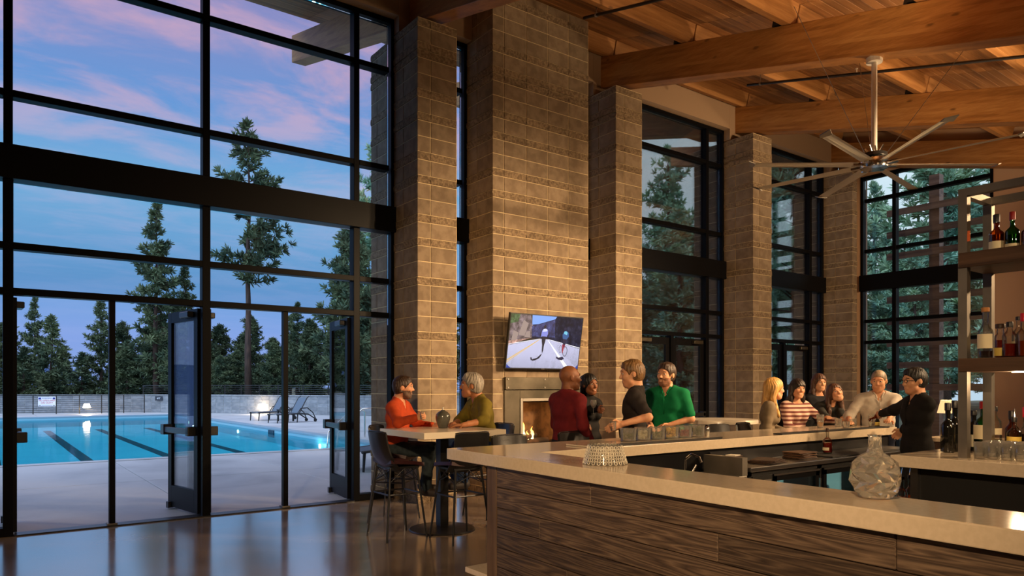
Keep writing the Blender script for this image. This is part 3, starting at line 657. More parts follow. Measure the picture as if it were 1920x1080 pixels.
PV = {
 'tall': pine_meshes(3, 18, .42, 3.0, .58, 5, 8, 17, .50, .7, .05, .05, .24),
 'spire': pine_meshes(5, 13, .14, 2.3, .44, 6, 7, 16, .44, .85, .05, .05, .2),
 'bushy': pine_meshes(9, 10, .06, 2.6, .32, 7, 7, 14, .46, .7, .05, .05, .18),
 'young': pine_meshes(12, 7, .08, 1.6, .32, 6, 5, 14, .38, .9, 0, .05, .12),
 'near': pine_meshes(21, 14, .10, 3.5, .46, 6, 10, 18, .42, .7, .0, .12, .24),
}
for k in PV: PV[k][1].materials.append(MAT['needles_lit'] if k in ('near',) else MAT['needles'])
rt = random.Random(4)
OW = 'first second third fourth fifth sixth seventh eighth ninth tenth eleventh twelfth thirteenth fourteenth fifteenth sixteenth seventeenth eighteenth nineteenth twentieth'.split()
def ordw(i): return OW[i] if i < 20 else ('twenty-' + OW[i-20] if i < 29 else ('thirtieth' if i == 29 else 'thirty-' + OW[i-30]))
def tree(kind, x, y, top, label, zb=.85, wx=1.0, group=None, mat=None):
    tm, nm = PV[kind]; Hk = {'tall': 18, 'spire': 13, 'bushy': 10, 'young': 7, 'near': 14}[kind]; s = (top-zb)/Hk
    t = thing('pine_tree', label, 'tree', (x, y, zb), rt.uniform(0, 6.28), group); t.scale = (s*wx, s*wx, s)
    link('trunk', tm, None, t); link('needles', nm, None, t); return t
G1 = 'pines beyond the pool wall'; G2 = 'pines beyond the right-hand windows'
tree('tall', 13.9, 48.1, 18.8, 'tallest pine with a long bare trunk beyond the pool', wx=1.0, group=G1)
tree('spire', 9.6, 55.0, 14.3, 'tall spired pine left of the tallest one', group=G1)
tree('spire', 12.1, 58.1, 10.6, 'slimmer pine tucked behind the tall spired pine', group=G1)
tree('spire', 2.86, 62.4, 7.9, 'leftmost slim pine at the edge of the clearing', zb=-.5, group=G1)
tree('young', 3.7, 59.3, 6.3, 'short rounded pine next to the leftmost slim pine', wx=1.2, zb=-.4, group=G1)
tree('spire', 6.75, 59.6, 7.9, 'pointed pine right of the gap with the distant hill', zb=-.4, wx=1.15, group=G1)
tree('bushy', 8.5, 62.2, 6.4, 'dense pine between the pointed pine and the spired pine', zb=-.4, group=G1)
tree('bushy', 16.5, 37.6, 10.6, 'big full conifer close behind the wall beside the pier', wx=.95, group=G1)
tree('near', 19.6, 40.3, 17.0, 'very tall conifer showing at the edge of the block pier', wx=.8, group=G1)
tree('bushy', 12.6, 54.0, 5.6, 'low dense pine behind the bare trunk, left side', wx=1.3, group=G1)
tree('bushy', 16.0, 55.0, 6.8, 'dense dark pine to the right of the bare trunk', wx=1.1, group=G1)
tree('young', 19.9, 57.3, 7.1, 'narrow pine visible between the second door pair', group=G1)
tree('young', 22.0, 58.5, 6.0, 'small narrow pine farther right in the second door opening', group=G1)
FILL = sorted(((-1, 60, 7, 'bushy', 1.2), (1.2, 64, 6.2, 'bushy', 1.2), (4.9, 66, 4.6, 'young', 1.6), (8.0, 56.5, 4.2, 'bushy', 1.6), (10.8, 61, 6.8, 'bushy', 1.1), (10.4, 52.5, 4.6, 'bushy', 1.3), (12.9, 51, 3.6, 'bushy', 1.5), (15.5, 48, 4.4, 'bushy', 1.4), (17.6, 47, 6, 'bushy', 1.2), (18.2, 51, 7.5, 'spire', 1.3), (20.5, 48, 6.6, 'bushy', 1.2), (19.0, 43.5, 5, 'bushy', 1.4), (22.5, 44, 9, 'bushy', 1.1), (21.4, 37.5, 6.5, 'bushy', 1.3), (25, 50, 8, 'bushy', 1.2), (14.6, 58, 6.2, 'bushy', 1.2), (2.0, 56.5, 4.0, 'young', 1.6), (5.4, 58.0, 3.8, 'young', 1.6), (24.5, 41, 7, 'bushy', 1.3), (27, 46, 8, 'bushy', 1.3), (16.8, 60, 5.5, 'bushy', 1.4), (23.5, 62, 7, 'bushy', 1.4), (28, 55, 8, 'bushy', 1.3), (12.2, 66, 6.2, 'bushy', 1.4), (14.2, 51.8, 4.0, 'bushy', 1.5), (20.0, 62, 5.6, 'bushy', 1.5), (18.0, 39.2, 4.5, 'bushy', 1.3), (-3.5, 58, 7, 'bushy', 1.2)), key=lambda q: q[0]/q[1])
for i, (x, y, top, k, wx) in enumerate(FILL):
    tree(k, x, y, top, '%s filler pine from the left in the tree line behind the pool wall' % ordw(i), zb=(-.3 if y > 55 else .85), wx=wx, group=G1)
for x, y, top, k, wx, lb in ((32.3, 28.4, 15.4, 'near', .9, 'tall pine framed by the window behind the man in green'), (36.5, 31.4, 11.8, 'near', 1.1, 'fuller pine right behind the tall one in that window'), (30.6, 30.3, 9.6, 'near', .9, 'shorter pine left in the window behind the man in green'),
   (29.0, 18.2, 17.5, 'near', .8, 'tall pine with a bare trunk in the window behind the women'), (44.0, 22.2, 13.9, 'near', .75, 'slim pine left in the trellis window'), (34.6, 14.3, 14.6, 'near', 1.25, 'big spreading pine filling the trellis window'), (40.0, 13.6, 15.5, 'near', 1.1, 'tall pine right in the trellis window')):
    tree(k, x, y, top, lb, zb=.6, wx=wx, group=G2)
placed = [(32.3,28.4),(36.5,31.4),(30.6,30.3),(29,18.2),(44,22.2),(34.6,14.3),(40,13.6)]; tries = 0; fill = 0
while fill < 30 and tries < 900:
    tries += 1; a = R(rt.uniform(17, 50)); d = rt.uniform(33, 62); x, y = d*math.cos(a), d*math.sin(a)
    if any((x-p)**2+(y-q)**2 < 3.9**2 for p, q in placed): continue
    placed.append((x, y)); fill += 1
for i, (x, y) in enumerate(sorted(placed[7:], key=lambda q: q[0]/q[1])):
    tree(rt.choice(['near', 'near', 'bushy']), x, y, rt.uniform(6.5, 10.5), '%s filler pine from the left in the trees outside the right-hand windows' % ordw(i), zb=.4, wx=rt.uniform(1.1, 1.45), group=G2)
MB().box(17, 120, -30, 26, -.1, .3).build('forest_ground', MAT['forest_floor'])['kind'] = 'structure'

# ------------------------------------------------------------------ wooden trellis outside the end window
tl = thing('wooden_trellis', 'brown timber trellis of posts and slats outside the end window', 'trellis', (17.6, 0, 0))
for y in (4.2, 5.75, 7.45): MB().box(-.11, .11, y-.11, y+.11, 0, 6.4).build('post', MAT['trellis_wood'], tl)
for k in range(9): MB().box(-.15, -.11, 3.6, 8.5, 1.45+.52*k, 1.45+.52*k+.15).build('slat', MAT['trellis_wood'], tl)
# ================================================================== BAR
ct = [(2.87, 4.75), (8.6, 4.75), (8.6, 4.07), (3.25, 4.07), (3.13, -1.2), (2.72, -1.2)]
tag(MB().prism(ct, .986, 1.07).build('bar_worktop', MAT['counter'], None, bevel=.006), 'long cream quartz bar counter turning the corner of the bar', 'counter')
fd = V((2.765-2.905, -1.1-4.24)).normalized(); fang = math.atan2(fd.y, fd.x)
bf = thing('bar_counter_base', 'dark stained plank front of the bar under the cream counter', 'bar', (2.905, 4.24, 0), fang)
LB = 5.34
MB().box(.0, LB, .03, .22, 0, .986).build('core_panel', MAT['black_plastic'], bf)
MB().box(-.005, .115, -.004, .06, 0, .984).build('corner_post', MAT['bar_post_wood'], bf, bevel=.003, seg=1)
MB().box(-.005, .0, .06, .30, 0, .984).build('end_board', MAT['bar_post_wood'], bf)
rb = random.Random(3); z = .984; r_ = 0
starts = [[1.12, 2.9], [2.05, 3.4], [.62, 2.35, 3.9], [1.7, 3.0], [.9, 2.6], [1.4, 3.3], [.7, 2.2]]
for r_ in range(7):
    h = (.145, .142, .138, .14, .14, .14, .139)[r_]; cuts = [.118] + starts[r_] + [LB]
    for a, b in zip(cuts[:-1], cuts[1:]):
        pr = rb.uniform(0, .004); MB().box(0, b-a-.003, -pr, .03, 0, h-.004).build('plank', MAT['bar_wood'], bf, bevel=.004, seg=1).location = (a, 0, z-h)
    z -= h
# guest side of the far leg and inner panels
fb = thing('bar_cabinet', 'dark panelled base of the far leg of the bar', 'bar', (2.96, 4.24, 0))
MB().box(0.30, 5.5, -.12, 0, 0, .986).build('panel', MAT['bar_post_wood'], fb); MB().box(0.3, 5.5, -.14, -.12, 0, .986).build('inner_panel', MAT['frame_dark'], fb)
fl_ = tag(MB().prism([(2.93, 4.25), (8.5, 4.25), (8.5, 4.58), (2.93, 4.58)], .14, .18).build('foot_ledge', MAT['counter'], None, bevel=.004), 'low pale foot ledge at the base of the bar', 'ledge')
MB().box(2.97, 8.46, 4.25, 4.5, 0, .14).build('ledge_plinth', MAT['black_plastic'], fl_)
# under-counter steel
st = thing('steel_worktop', 'stainless steel back worktop inside the bar', 'worktop', (5.2, 3.66, 0))
MB().box(0, 3.2, 0, .42, .82, .86).build('top', MAT['steel'], st, bevel=.006); MB().box(0, 3.2, .42, .44, .82, .96).build('upstand', MAT['black_metal'], st)
def fridge(x0, x1, label, grille):
    t = thing('bar_fridge', label, 'fridge', (x0, 3.69, 0), group='glass door fridges under the bar'); w = x1-x0-.01
    m = MB(); m.box(0, w, .36, .38, 0, .80); m.box(0, .03, 0, .38, 0, .81); m.box(w-.03, w, 0, .38, 0, .81); m.box(0, w, 0, .38, .78, .81); m.box(0, w, 0, .38, 0, .1); m.build('cabinet', MAT['black_plastic'], t)
    if grille: MB().box(.03, grille, -.012, .02, .1, .78).build('grille', MAT['black_plastic'], t); g0 = grille
    else: g0 = .03
    MB().box(g0+.02, w-.03, .35, .358, .11, .77).build('liner', MAT['fridge_light'], t)
    d = MB(); d.box(g0, g0+.05, -.02, .01, .1, .78); d.box(w-.08, w-.03, -.02, .01, .1, .78); d.box(g0, w-.03, -.02, .01, .72, .78); d.box(g0, w-.03, -.02, .01, .1, .16); dd = d.build('door', MAT['frame_dark'], t)
    MB().box(g0+.05, w-.08, -.006, 0, .16, .72).build('pane', MAT['pane'], dd); MB().box(w-.075, w-.06, -.06, -.045, .3, .7).build('handle', MAT['steel'], dd); MB().box(g0, w-.03, -.03, -.02, .765, .78).build('top_trim', MAT['steel'], dd)
    MB().box(g0+.03, w-.05, .04, .34, .44, .45).build('shelf', MAT['steel'], t)
    return t, g0, w
M('fridge_light', srgb(150,190,180), .5, emit=srgb(150,200,190), es=.9)
t, g0, w = fridge(5.22, 6.30, 'glass door bar fridge nearest the corner of the bar', .32)
MB().box(.04, .29, -.018, -.012, .66, .74).build('badge', MAT['dark_steel'], t); text('lettering', 'True', .07, MAT['steel'], t, (.19, -.02, .70), RX); MB().box(.06, .075, -.022, -.018, .675, .725).build('badge_bar', MAT['steel'], t); MB().box(.085, .10, -.022, -.018, .675, .725).build('badge_bar', MAT['steel'], t)
t2, g2, w2 = fridge(6.31, 7.36, 'second glass door bar fridge, cans inside', 0)
fridge(7.37, 8.38, 'third bar fridge in front of the bartender', 0)
for k in range(4):
    o = tag(MB().lathe([(.024,0),(.033,.008),(.033,.105),(.026,.118),(.026,.122)], 14).build('drink_can', MAT['ink_blue'] if k % 2 else MAT['ink_red'], None, smooth=True), '%s drink can from the left in the second bar fridge' % OW[k], 'can', 'cans in the fridge'); o.location = (6.45+.085*k, 3.86, .451)
# sink with tap left of the worktop
sk = thing('bar_sink', 'dark steel hand sink with tap inside the bar corner', 'sink', (4.2, 3.66, 0))
MB().box(0, .95, 0, .4, .70, .80).build('basin', MAT['dark_steel'], sk, bevel=.01); MB().box(.88, .95, 0, .4, .80, .95).build('splash_guard', MAT['dark_steel'], sk); MB().box(0, .95, .02, .38, 0, .70).build('cabinet', MAT['black_plastic'], sk)
MB().tube([(.55, .33, .80), (.55, .33, .93), (.55, .26, .98), (.55, .18, .96), (.55, .16, .92)], .012, 8).build('tap', MAT['chrome'], sk, smooth=True); MB().cyl((.62, .33, .80), (.66, .3, .88), .01).build('tap_lever', MAT['chrome'], sk)
# loose things on the steel worktop
M('menu_cover', srgb(92,62,40), .6); M('paper', srgb(214,206,190), .7); M('dark_wood', srgb(52,34,24), .5, col2=srgb(70,48,34), vs=8, stretch=(1,8,8)); 
for k in range(6): 
    o = tag(MB().box(-.13, .13, -.1, .1, 0, .009).build('menu_board', MAT['menu_cover'] if k % 2 else MAT['dark_wood'], None, bevel=.002, seg=1), '%s menu board from the bottom of the brown pile on the steel worktop' % OW[k], 'menu', 'menu boards in the pile'); o.location = (6.28, 3.88, .862+.0105*k); o.rotation_euler = (0, 0, .06*((k*37) % 5-2))
for k in range(3):
    o = tag(MB().box(-.16, .16, -.11, .11, 0, .009).build('menu_board', MAT['dark_wood'], None, bevel=.002, seg=1), '%s menu board from the bottom of the flat dark pile near the sink' % OW[k], 'menu', 'menu boards in the flat pile'); o.location = (5.68, 3.84, .862+.0105*k); o.rotation_euler = (0, 0, .2*k)
t = thing('napkin_box', 'small dark napkin box with paper napkins on the steel worktop', 'box', (5.36, 3.96, .862), .2)
MB().box(-.07, .07, -.06, .06, 0, .07).build('box', MAT['dark_wood'], t, bevel=.004); MB().box(-.055, .055, -.045, .045, .07, .078).build('napkins', MAT['paper'], t)
tag(MB().box(6.55, 7.9, 3.7, 4.05, .862, .872).build('bar_mat', MAT['rubber'], None), 'black rubber mat on the steel worktop', 'mat')
tag(MB().box(6.3, 8.45, 4.08, 4.18, 1.071, 1.083).build('rail_mat', MAT['rubber'], None), 'long black rubber rail mat along the inner edge of the counter', 'mat')
# ------------------------------------------------------------------ back bar with bottle shelves
bb = thing('back_bar', 'black back bar cabinet with steel corner posts, right side', 'cabinet', (5.2, 2.40, 0))
MB().box(0.03, .60, -3.4, -.03, 0, .986).build('cabinet', MAT['black_plastic'], bb)
for y in (-.03, -1.7): MB().box(0, .05, y-.05, y, 0, .986).build('corner_post', MAT['steel'], bb)
tag(MB().prism([(5.10, 2.46), (6.45, 2.46), (6.45, -1.1), (5.08, -1.1)], .99, 1.07).build('back_counter', MAT['counter'], None, bevel=.005), 'cream counter slab of the back bar under the bottles', 'counter')
woodmat('shelf_wood', srgb(58,40,28), srgb(78,56,40), srgb(92,68,50), 'Y', .45, knots=False, rand=.1, scale=1.5)
su = thing('bottle_shelf', 'tall steel framed bottle shelf on the back bar', 'shelf', (5.26, 2.09, 1.07))
for x in (0, .40):
    for y in (0, -1.8): MB().box(x, x+.055, y-.055, y, 0, 1.80).build('post', MAT['dark_steel'], su)
MB().box(.0, .05, -1.8, -.055, 1.75, 1.80).build('top_bar', MAT['dark_steel'], su); MB().box(.40, .45, -1.8, -.055, 1.75, 1.80).build('top_bar', MAT['dark_steel'], su); MB().box(.055, .40, -.05, -.005, 1.75, 1.80).build('top_bar', MAT['dark_steel'], su)
for z0, z1 in ((.575, .665), (1.27, 1.37)): MB().box(-.012, .46, -1.8, -.004, z0, z1).build('shelf_board', MAT['shelf_wood'], su, bevel=.003, seg=1)
M('matte_black', (.008,.008,.008), .8, spec=.15)
M('puck_lamp', (1,.8,.5), emit=(1,.75,.42), es=5)
for y in (-.28, -.85): MB().cyl((.2, y, .57), (.2, y, .574), .035, n=14).build('puck_light', MAT['puck_lamp'], su); point((5.46, 2.09+y, 1.07+.52), 5, .03)

# bottles -----------------------------------------------------------
def gm(name, tint, refl=.8, base=.05): return glassmat(name, tint, refl, .02, base)
gm('glass_clear', (.93,.93,.9)); gm('glass_green', (.12,.42,.12)); gm('glass_amber', (.55,.22,.05)); M('glass_black', (.006,.006,.005), .07, spec=.7)
M('liquor_amber', srgb(120,48,12), .12, spec=.6); M('liquor_red', srgb(110,26,14), .12, spec=.6); M('liquor_gold', srgb(176,112,30), .12, spec=.6); M('liquor_dark', srgb(36,14,8), .12, spec=.6); M('liquor_green', srgb(18,60,22), .12, spec=.6); M('liquor_olive', srgb(116,112,40), .12)
M('label_cream', srgb(226,214,178), .6); M('label_yellow', srgb(220,190,90), .6); M('cap_red', srgb(150,24,26), .4); M('cap_black', (.012,.01,.01), .4); M('cork', srgb(176,120,66), .8); M('pourer_red', srgb(205,30,48), .35); M('cap_wood', srgb(60,36,22), .5)
def bottle(label, loc, r, hb, hn, rn, glass, liquid, fill, cap, caph=.03, lab=None, labz=(.2,.6), pourer=False, group=None, cr=None, sq=False):
    t = thing('liquor_bottle', label, 'bottle', loc, random.uniform(-.4, .4), group); n = 4 if sq else 18; k = 1.15 if sq else 1
    pf = [(.6*r*k, 0), (r*.95*k, .004), (r*k, .015), (r*k, hb*.82), (r*.93*k, hb*.9), (r*.6, hb*1.0), (rn*1.15, hb*1.06), (rn, hb*1.12), (rn, hb+hn), (rn*1.2, hb+hn), (rn*1.2, hb+hn+.01)]
    MB().lathe(pf, 18 if not sq else 16).build('glass', MAT[glass], t, smooth=True)
    if liquid: MB().lathe([(.5*r*k, .006), (r*.9*k, .012), (r*.92*k, hb*min(fill, .82)), (.01, hb*min(fill, .82)+.001)], 16).build('liquid', MAT[liquid], t, smooth=True)
    c = cr or rn*1.28; cp = MB().lathe([(c, 0), (c, caph), (c*.9, caph+.004)], 14).build('cap', MAT[cap], t, smooth=True); cp.location = (0, 0, hb+hn+.004)
    if lab:
        q = MB(); 
        for rowz in (0,): q.grid([[((r*k+.0015)*math.cos(a), (r*k+.0015)*math.sin(a), z) for a in [R(110+i*10) for i in range(15)]] for z in (labz[0]*hb, labz[1]*hb)])
        q.build('label', MAT[lab], t, smooth=True)
    if pourer: MB().tube([(0, 0, hb+hn+caph), (0, 0, hb+hn+caph+.03), (.012, 0, hb+hn+caph+.07)], [.009, .006, .004], 8).build('pourer', MAT['chrome'], t, smooth=True)
    return t
ZC, Z1, Z2 = 1.071, 1.736, 2.441
B1, B2, B3 = 'bottles on the back counter', 'bottles on the middle shelf', 'bottles on the top shelf'
bottle('amber whisky bottle with a black cap on the top shelf', (5.45, 1.930, Z2), .044, .15, .05, .016, 'glass_amber', 'liquor_amber', .8, 'cap_black', .05, 'label_cream', (.1,.5), group=B3)
bottle('green bottle with a red cap on the top shelf', (5.45, 1.838, Z2), .042, .15, .05, .014, 'glass_green', 'liquor_green', .7, 'cap_red', .05, 'label_cream', (.0,.3), group=B3)
bottle('amber bottle with an orange cork at the right end of the top shelf', (5.45, 1.745, Z2), .042, .13, .04, .015, 'glass_amber', 'liquor_gold', .7, 'cork', .03, None, group=B3)
bottle('tall clear bottle with a cork, nearly empty, first on the middle shelf', (5.42, 1.985, Z1), .046, .21, .10, .019, 'glass_clear', 'liquor_dark', .24, 'cork', .025, 'label_cream', (.32,.78), group=B2)
bottle('narrow clear bottle with a wide wooden stopper on the middle shelf', (5.50, 1.925, Z1), .035, .17, .03, .02, 'glass_clear', 'liquor_red', .72, 'cap_wood', .025, 'label_yellow', (.1,.42), group=B2, cr=.03)
bottle('clear bottle half full of red liquor with a black stopper on the middle shelf', (5.44, 1.850, Z1), .043, .17, .03, .016, 'glass_clear', 'liquor_red', .55, 'cap_black', .03, None, group=B2)
bottle('clear bottle with a dark cap farther right on the middle shelf', (5.55, 1.835, Z1), .04, .19, .06, .015, 'glass_clear', 'liquor_amber', .5, 'cap_black', .02, 'label_cream', (.3,.6), group=B2)
bottle('clear bottle with a red pourer at the right edge of the middle shelf', (5.43, 1.765, Z1), .042, .18, .05, .018, 'glass_clear', 'liquor_amber', .6, 'pourer_red', .05, None, group=B2)
bottle('tall black wine bottle left of the shelf post, front', (5.62, 2.30, ZC), .048, .22, .08, .017, 'glass_black', None, 0, 'cap_black', .05, None, group=B1)
bottle('tall black wine bottle left of the shelf post, behind the front one', (5.76, 2.31, ZC), .046, .23, .085, .017, 'glass_black', None, 0, 'cap_black', .05, None, group=B1)
bottle('black bottle with a cream label just behind the shelf post', (5.93, 2.25, ZC), .052, .20, .06, .018, 'glass_black', None, 0, 'cap_black', .03, 'label_cream', (.15,.6), group=B1)
bottle('big green bottle with a dark red cap and cream labels on the back counter', (5.85, 2.155, ZC), .062, .24, .07, .02, 'glass_green', 'liquor_green', .5, 'cap_red', .05, 'label_cream', (.4,.82), group=B1)
bottle('clear square-shouldered bottle right behind the big green one', (6.05, 2.16, ZC), .052, .24, .05, .02, 'glass_clear', 'liquor_olive', .35, 'cap_black', .03, 'label_cream', (.5,.7), group=B1)
bottle('short dark bottle with an olive label on the back counter', (6.10, 2.06, ZC), .045, .19, .04, .018, 'glass_amber', 'liquor_olive', .5, 'cap_black', .06, None, group=B1)
bottle('round amber bottle with a steel pourer on the back counter', (5.92, 1.985, ZC), .046, .17, .05, .014, 'glass_clear', 'liquor_dark', .7, 'cap_black', .03, 'label_yellow', (.25,.7), True, group=B1)
bottle('bottle with a bright red neck and steel pourer on the back counter', (6.06, 1.95, ZC), .05, .19, .06, .024, 'glass_clear', 'liquor_dark', .7, 'pourer_red', .07, None, (.2,.6), True, group=B1)
bottle('wide amber whisky bottle with a dark stopper on the back counter', (5.96, 1.84, ZC), .056, .20, .045, .017, 'glass_clear', 'liquor_amber', .75, 'cap_wood', .05, None, group=B1)
bottle('black wine bottle with a light cork top at the right edge', (5.84, 1.765, ZC), .042, .24, .08, .016, 'glass_black', None, 0, 'cork', .06, None, group=B1)
bottle('dark bottle at the far right edge behind the tumblers', (5.98, 1.72, ZC), .044, .24, .07, .016, 'glass_black', None, 0, 'cap_black', .04, None, group=B1)
bottle('red liquor bottle standing on the rubber mat inside the bar', (6.84, 3.92, .873), .045, .15, .06, .014, 'glass_clear', 'liquor_red', .72, 'cap_wood', .035, 'label_cream', (.2,.4), group='bottles inside the bar')
for k in range(3): bottle('%s amber bottle from the left in the speed rail of the back bar' % OW[k], (5.42+.13*k, 2.53, .62), .038, .17, .07, .014, 'glass_clear', 'liquor_amber', .7, 'cap_black', .02, None, (.2,.6), True, group='speed rail bottles')
sr = thing('speed_rail', 'steel speed rail holding bottles at the end of the back bar', 'rack', (5.34, 2.44, .55)); MB().box(0, .5, 0, .17, .05, .065).build('tray', MAT['steel'], sr); MB().box(0, .5, .155, .17, .065, .15).build('lip', MAT['steel'], sr); MB().box(0, .5, -.03, 0, .03, .2).build('bracket', MAT['steel'], sr)
# tumblers
tm_ = MB().lathe([(.024,0),(.030,.004),(.036,.11),(.034,.11),(.028,.016),(.005,.014)], 16).mesh('glass', 'all'); tm_.materials.append(MAT['glassware'])
for i in range(4):
    for j in range(7):
        x, y = 5.30+.082*i, 1.975-.078*j - .02*(i % 2)
        o = link('tumbler', tm_, None, None, (x, y, ZC)); tag(o, 'clear tumbler in the tight block of glasses on the back counter', 'glass', 'tumblers on the back counter')
# ------------------------------------------------------------------ things on the bar
hb = MB(); NR, NA = 5, 18
hb.lathe([(.135,0),(.138,.004),(.105,.115),(.101,.117),(.097,.113),(.126,.012),(.02,.010)], 36); 
t = thing('honeycomb_bowl', 'upturned clear glass bowl with honeycomb relief on the counter corner', 'bowl', (3.085, 3.22, 1.071)); hb.build('bowl', MAT['glassware'], t, smooth=True)
q = MB()
for i in range(6):
    for j in range(24):
        a = 2*math.pi*(j+.5*(i % 2))/24; z = .012+.0185*i; rr = .1375-.033*(z/.115); s = .0105
        c = V((rr*math.cos(a), rr*math.sin(a), z)); ta = V((-math.sin(a), math.cos(a), 0)); up = V((-.28*math.cos(a), -.28*math.sin(a), 1)).normalized(); nn_ = ta.cross(up)
        q.tube([c + (ta*math.cos(b_) + up*math.sin(b_))*s + nn_*.001 for b_ in [R(30+60*k) for k in range(7)]], .0024, 4, cap=False)
M('glass_relief', srgb(236,226,204), .12, spec=.8, alpha=1); q.build('honeycomb_relief', MAT['glass_relief'], t, smooth='all')['kind'] = 'stuff'
# faceted vase
t = thing('faceted_vase', 'tall clear glass vase with a faceted crumpled body on the counter', 'vase', (3.07, 1.545, 1.071))
rv = random.Random(11); rows = []; prof = [(.03,.0),(.066,.006),(.084,.035),(.093,.075),(.094,.115),(.082,.152),(.058,.180),(.034,.196),(.0275,.215),(.0255,.262),(.031,.270)]
for i, (r, z) in enumerate(prof):
    row = []
    for j in range(13):
        a = 2*math.pi*(j+.5*(i % 2))/12; f = (1 + (.15 if (i+j) % 2 else -.08)*(1 if 1 < i < 7 else 0)) ; row.append((r*f*math.cos(a), r*f*math.sin(a), z))
    row[12] = row[0]; rows.append(row)
vb = MB()
n = 12
vb.v = [p for r in rows for p in r[:12]]
for i in range(len(prof)-1):
    for j in range(12):
        a, b_, c, d = i*12+j, i*12+(j+1) % 12, (i+1)*12+(j+1) % 12, (i+1)*12+j
        vb.f += [(a, b_, d), (b_, c, d)] if i % 2 else [(a, b_, c), (a, c, d)]
vgm = bpy.data.materials.new('vase_glass'); vgm.use_nodes = True; MAT['vase_glass'] = vgm; pb = vgm.node_tree.nodes['Principled BSDF']; pb.inputs['Base Color'].default_value = (.93, .88, .78, 1); pb.inputs['Roughness'].default_value = .05; pb.inputs['Transmission Weight'].default_value = .85; pb.inputs['IOR'].default_value = 1.35
vb.build('faceted_body', vgm, t)
# garnish tray
gt = thing('garnish_tray', 'long pale garnish tray along the inner counter edge', 'tray', (3.78, 4.10, 1.071))
MB().box(0, 1.62, 0, .30, 0, .012).build('tray', MAT['counter'], gt, bevel=.003, seg=1); MB().box(.02, 1.60, -.012, 0, -.0, .02).build('front_lip', MAT['steel'], gt)
M('g_green', srgb(88,92,40), .6, bump=.6, bs=90); M('g_white', srgb(214,206,178), .6, bump=.4, bs=90); M('g_lemon', srgb(222,176,50), .5, bump=.5, bs=60); M('g_cherry', srgb(140,14,36), .3, bump=.8, bs=70)
for k, (mt, nm, fz) in enumerate((('g_green', 'olives', .5), ('g_white', 'pearl onions', .8), ('g_green', 'lime slices', .55), ('g_lemon', 'lemon wedges', .95), ('g_cherry', 'cherries', .6), ('g_green', 'mint leaves', .9))):
    jx = 4.36+.178*k; t = thing('garnish_jar', 'clear glass garnish jar of %s on the tray' % nm, 'jar', (jx, 4.27, 1.084), group='garnish jars on the tray')
    MB().lathe([(.06,0),(.066,.004),(.068,.10),(.074,.105),(.074,.112),(.064,.112),(.061,.012),(.01,.010)], 20).build('glass', MAT['glassware'], t, smooth=True)
    g = MB(); rr_ = random.Random(k)
    for q in range(40):
        a = rr_.uniform(0, 6.28); rd = .05*math.sqrt(rr_.random()); g.ball((rd*math.cos(a), rd*math.sin(a), .024+fz*.07*rr_.random()), .0135, 6, 4)
    g.build('garnish', MAT[mt], t, smooth='all')['kind'] = 'stuff'
t = thing('salt_shaker', 'small glass shaker with a chrome top at the right end of the garnish tray', 'shaker', (5.50, 4.35, 1.071)); MB().lathe([(.022,0),(.024,.004),(.02,.07)], 10).build('glass', MAT['glassware'], t, smooth=True); MB().lathe([(.021,.07),(.021,.085),(.012,.1),(.004,.103)], 10).build('top', MAT['chrome'], t, smooth=True); MB().lathe([(.018,.005),(.018,.05),(.002,.051)], 10).build('salt', MAT['paper'], t)
def drink(name, label, loc, r0, r1, h, liquid=None, fill=.5, cat='glass', group='drinks on the bar'):
    t = thing(name, label, cat, loc, group=group); MB().lathe([(r0*.8,0),(r0,.004),(r1,h),(r1-.002,h),(r0-.003,.012),(.004,.010)], 18).build('glass', MAT['glassware'], t, smooth=True)
    if liquid: rf = r0+(r1-r0)*fill; MB().lathe([(r0*.7,.012),(r0*.9,.013),(rf*.92,h*fill),(.004,h*fill+.001)], 16).build('liquid', MAT[liquid], t, smooth=True)
    return t
M('beer', srgb(206,140,44), .15); M('beer_brown', srgb(96,44,22), .15)
drink('pint_glass', 'pint glass with a little pale beer in front of the striped sweater', (7.70, 4.50, 1.071), .032, .042, .155, 'beer', .42)
drink('rocks_glass', 'empty rocks glass in front of the leaning woman', (8.12, 4.52, 1.071), .036, .04, .10)
drink('rocks_glass', 'short rocks glass nearest the inner counter edge', (7.93, 4.32, 1.071), .034, .04, .075)
drink('rocks_glass', 'rocks glass being filled by the bartender', (8.34, 4.46, 1.071), .036, .041, .09, 'liquor_amber', .2)
drink('beer_glass', 'tall glass of brown beer at the end of the counter', (8.50, 4.31, 1.071), .034, .04, .14, 'beer_brown', .75)
t = thing('bitters_bottle', 'small dark bottle with a yellow neck at the end of the counter', 'bottle', (8.40, 4.20, 1.071)); MB().lathe([(.02,0),(.026,.003),(.026,.075),(.012,.1),(.011,.13)], 14).build('glass', MAT['glass_black'], t, smooth=True); MB().lathe([(.0135,.13),(.0135,.155),(.01,.158)], 12).build('cap', MAT['label_yellow'], t, smooth=True); MB().lathe([(.0268,.02),(.0268,.06)], 14).build('label', MAT['label_yellow'], t, smooth=True)
drink('shot_measure', 'white measuring cup on the counter by the bartender', (8.12, 4.14, 1.084), .014, .022, .06, 'g_white', .9, 'cup')
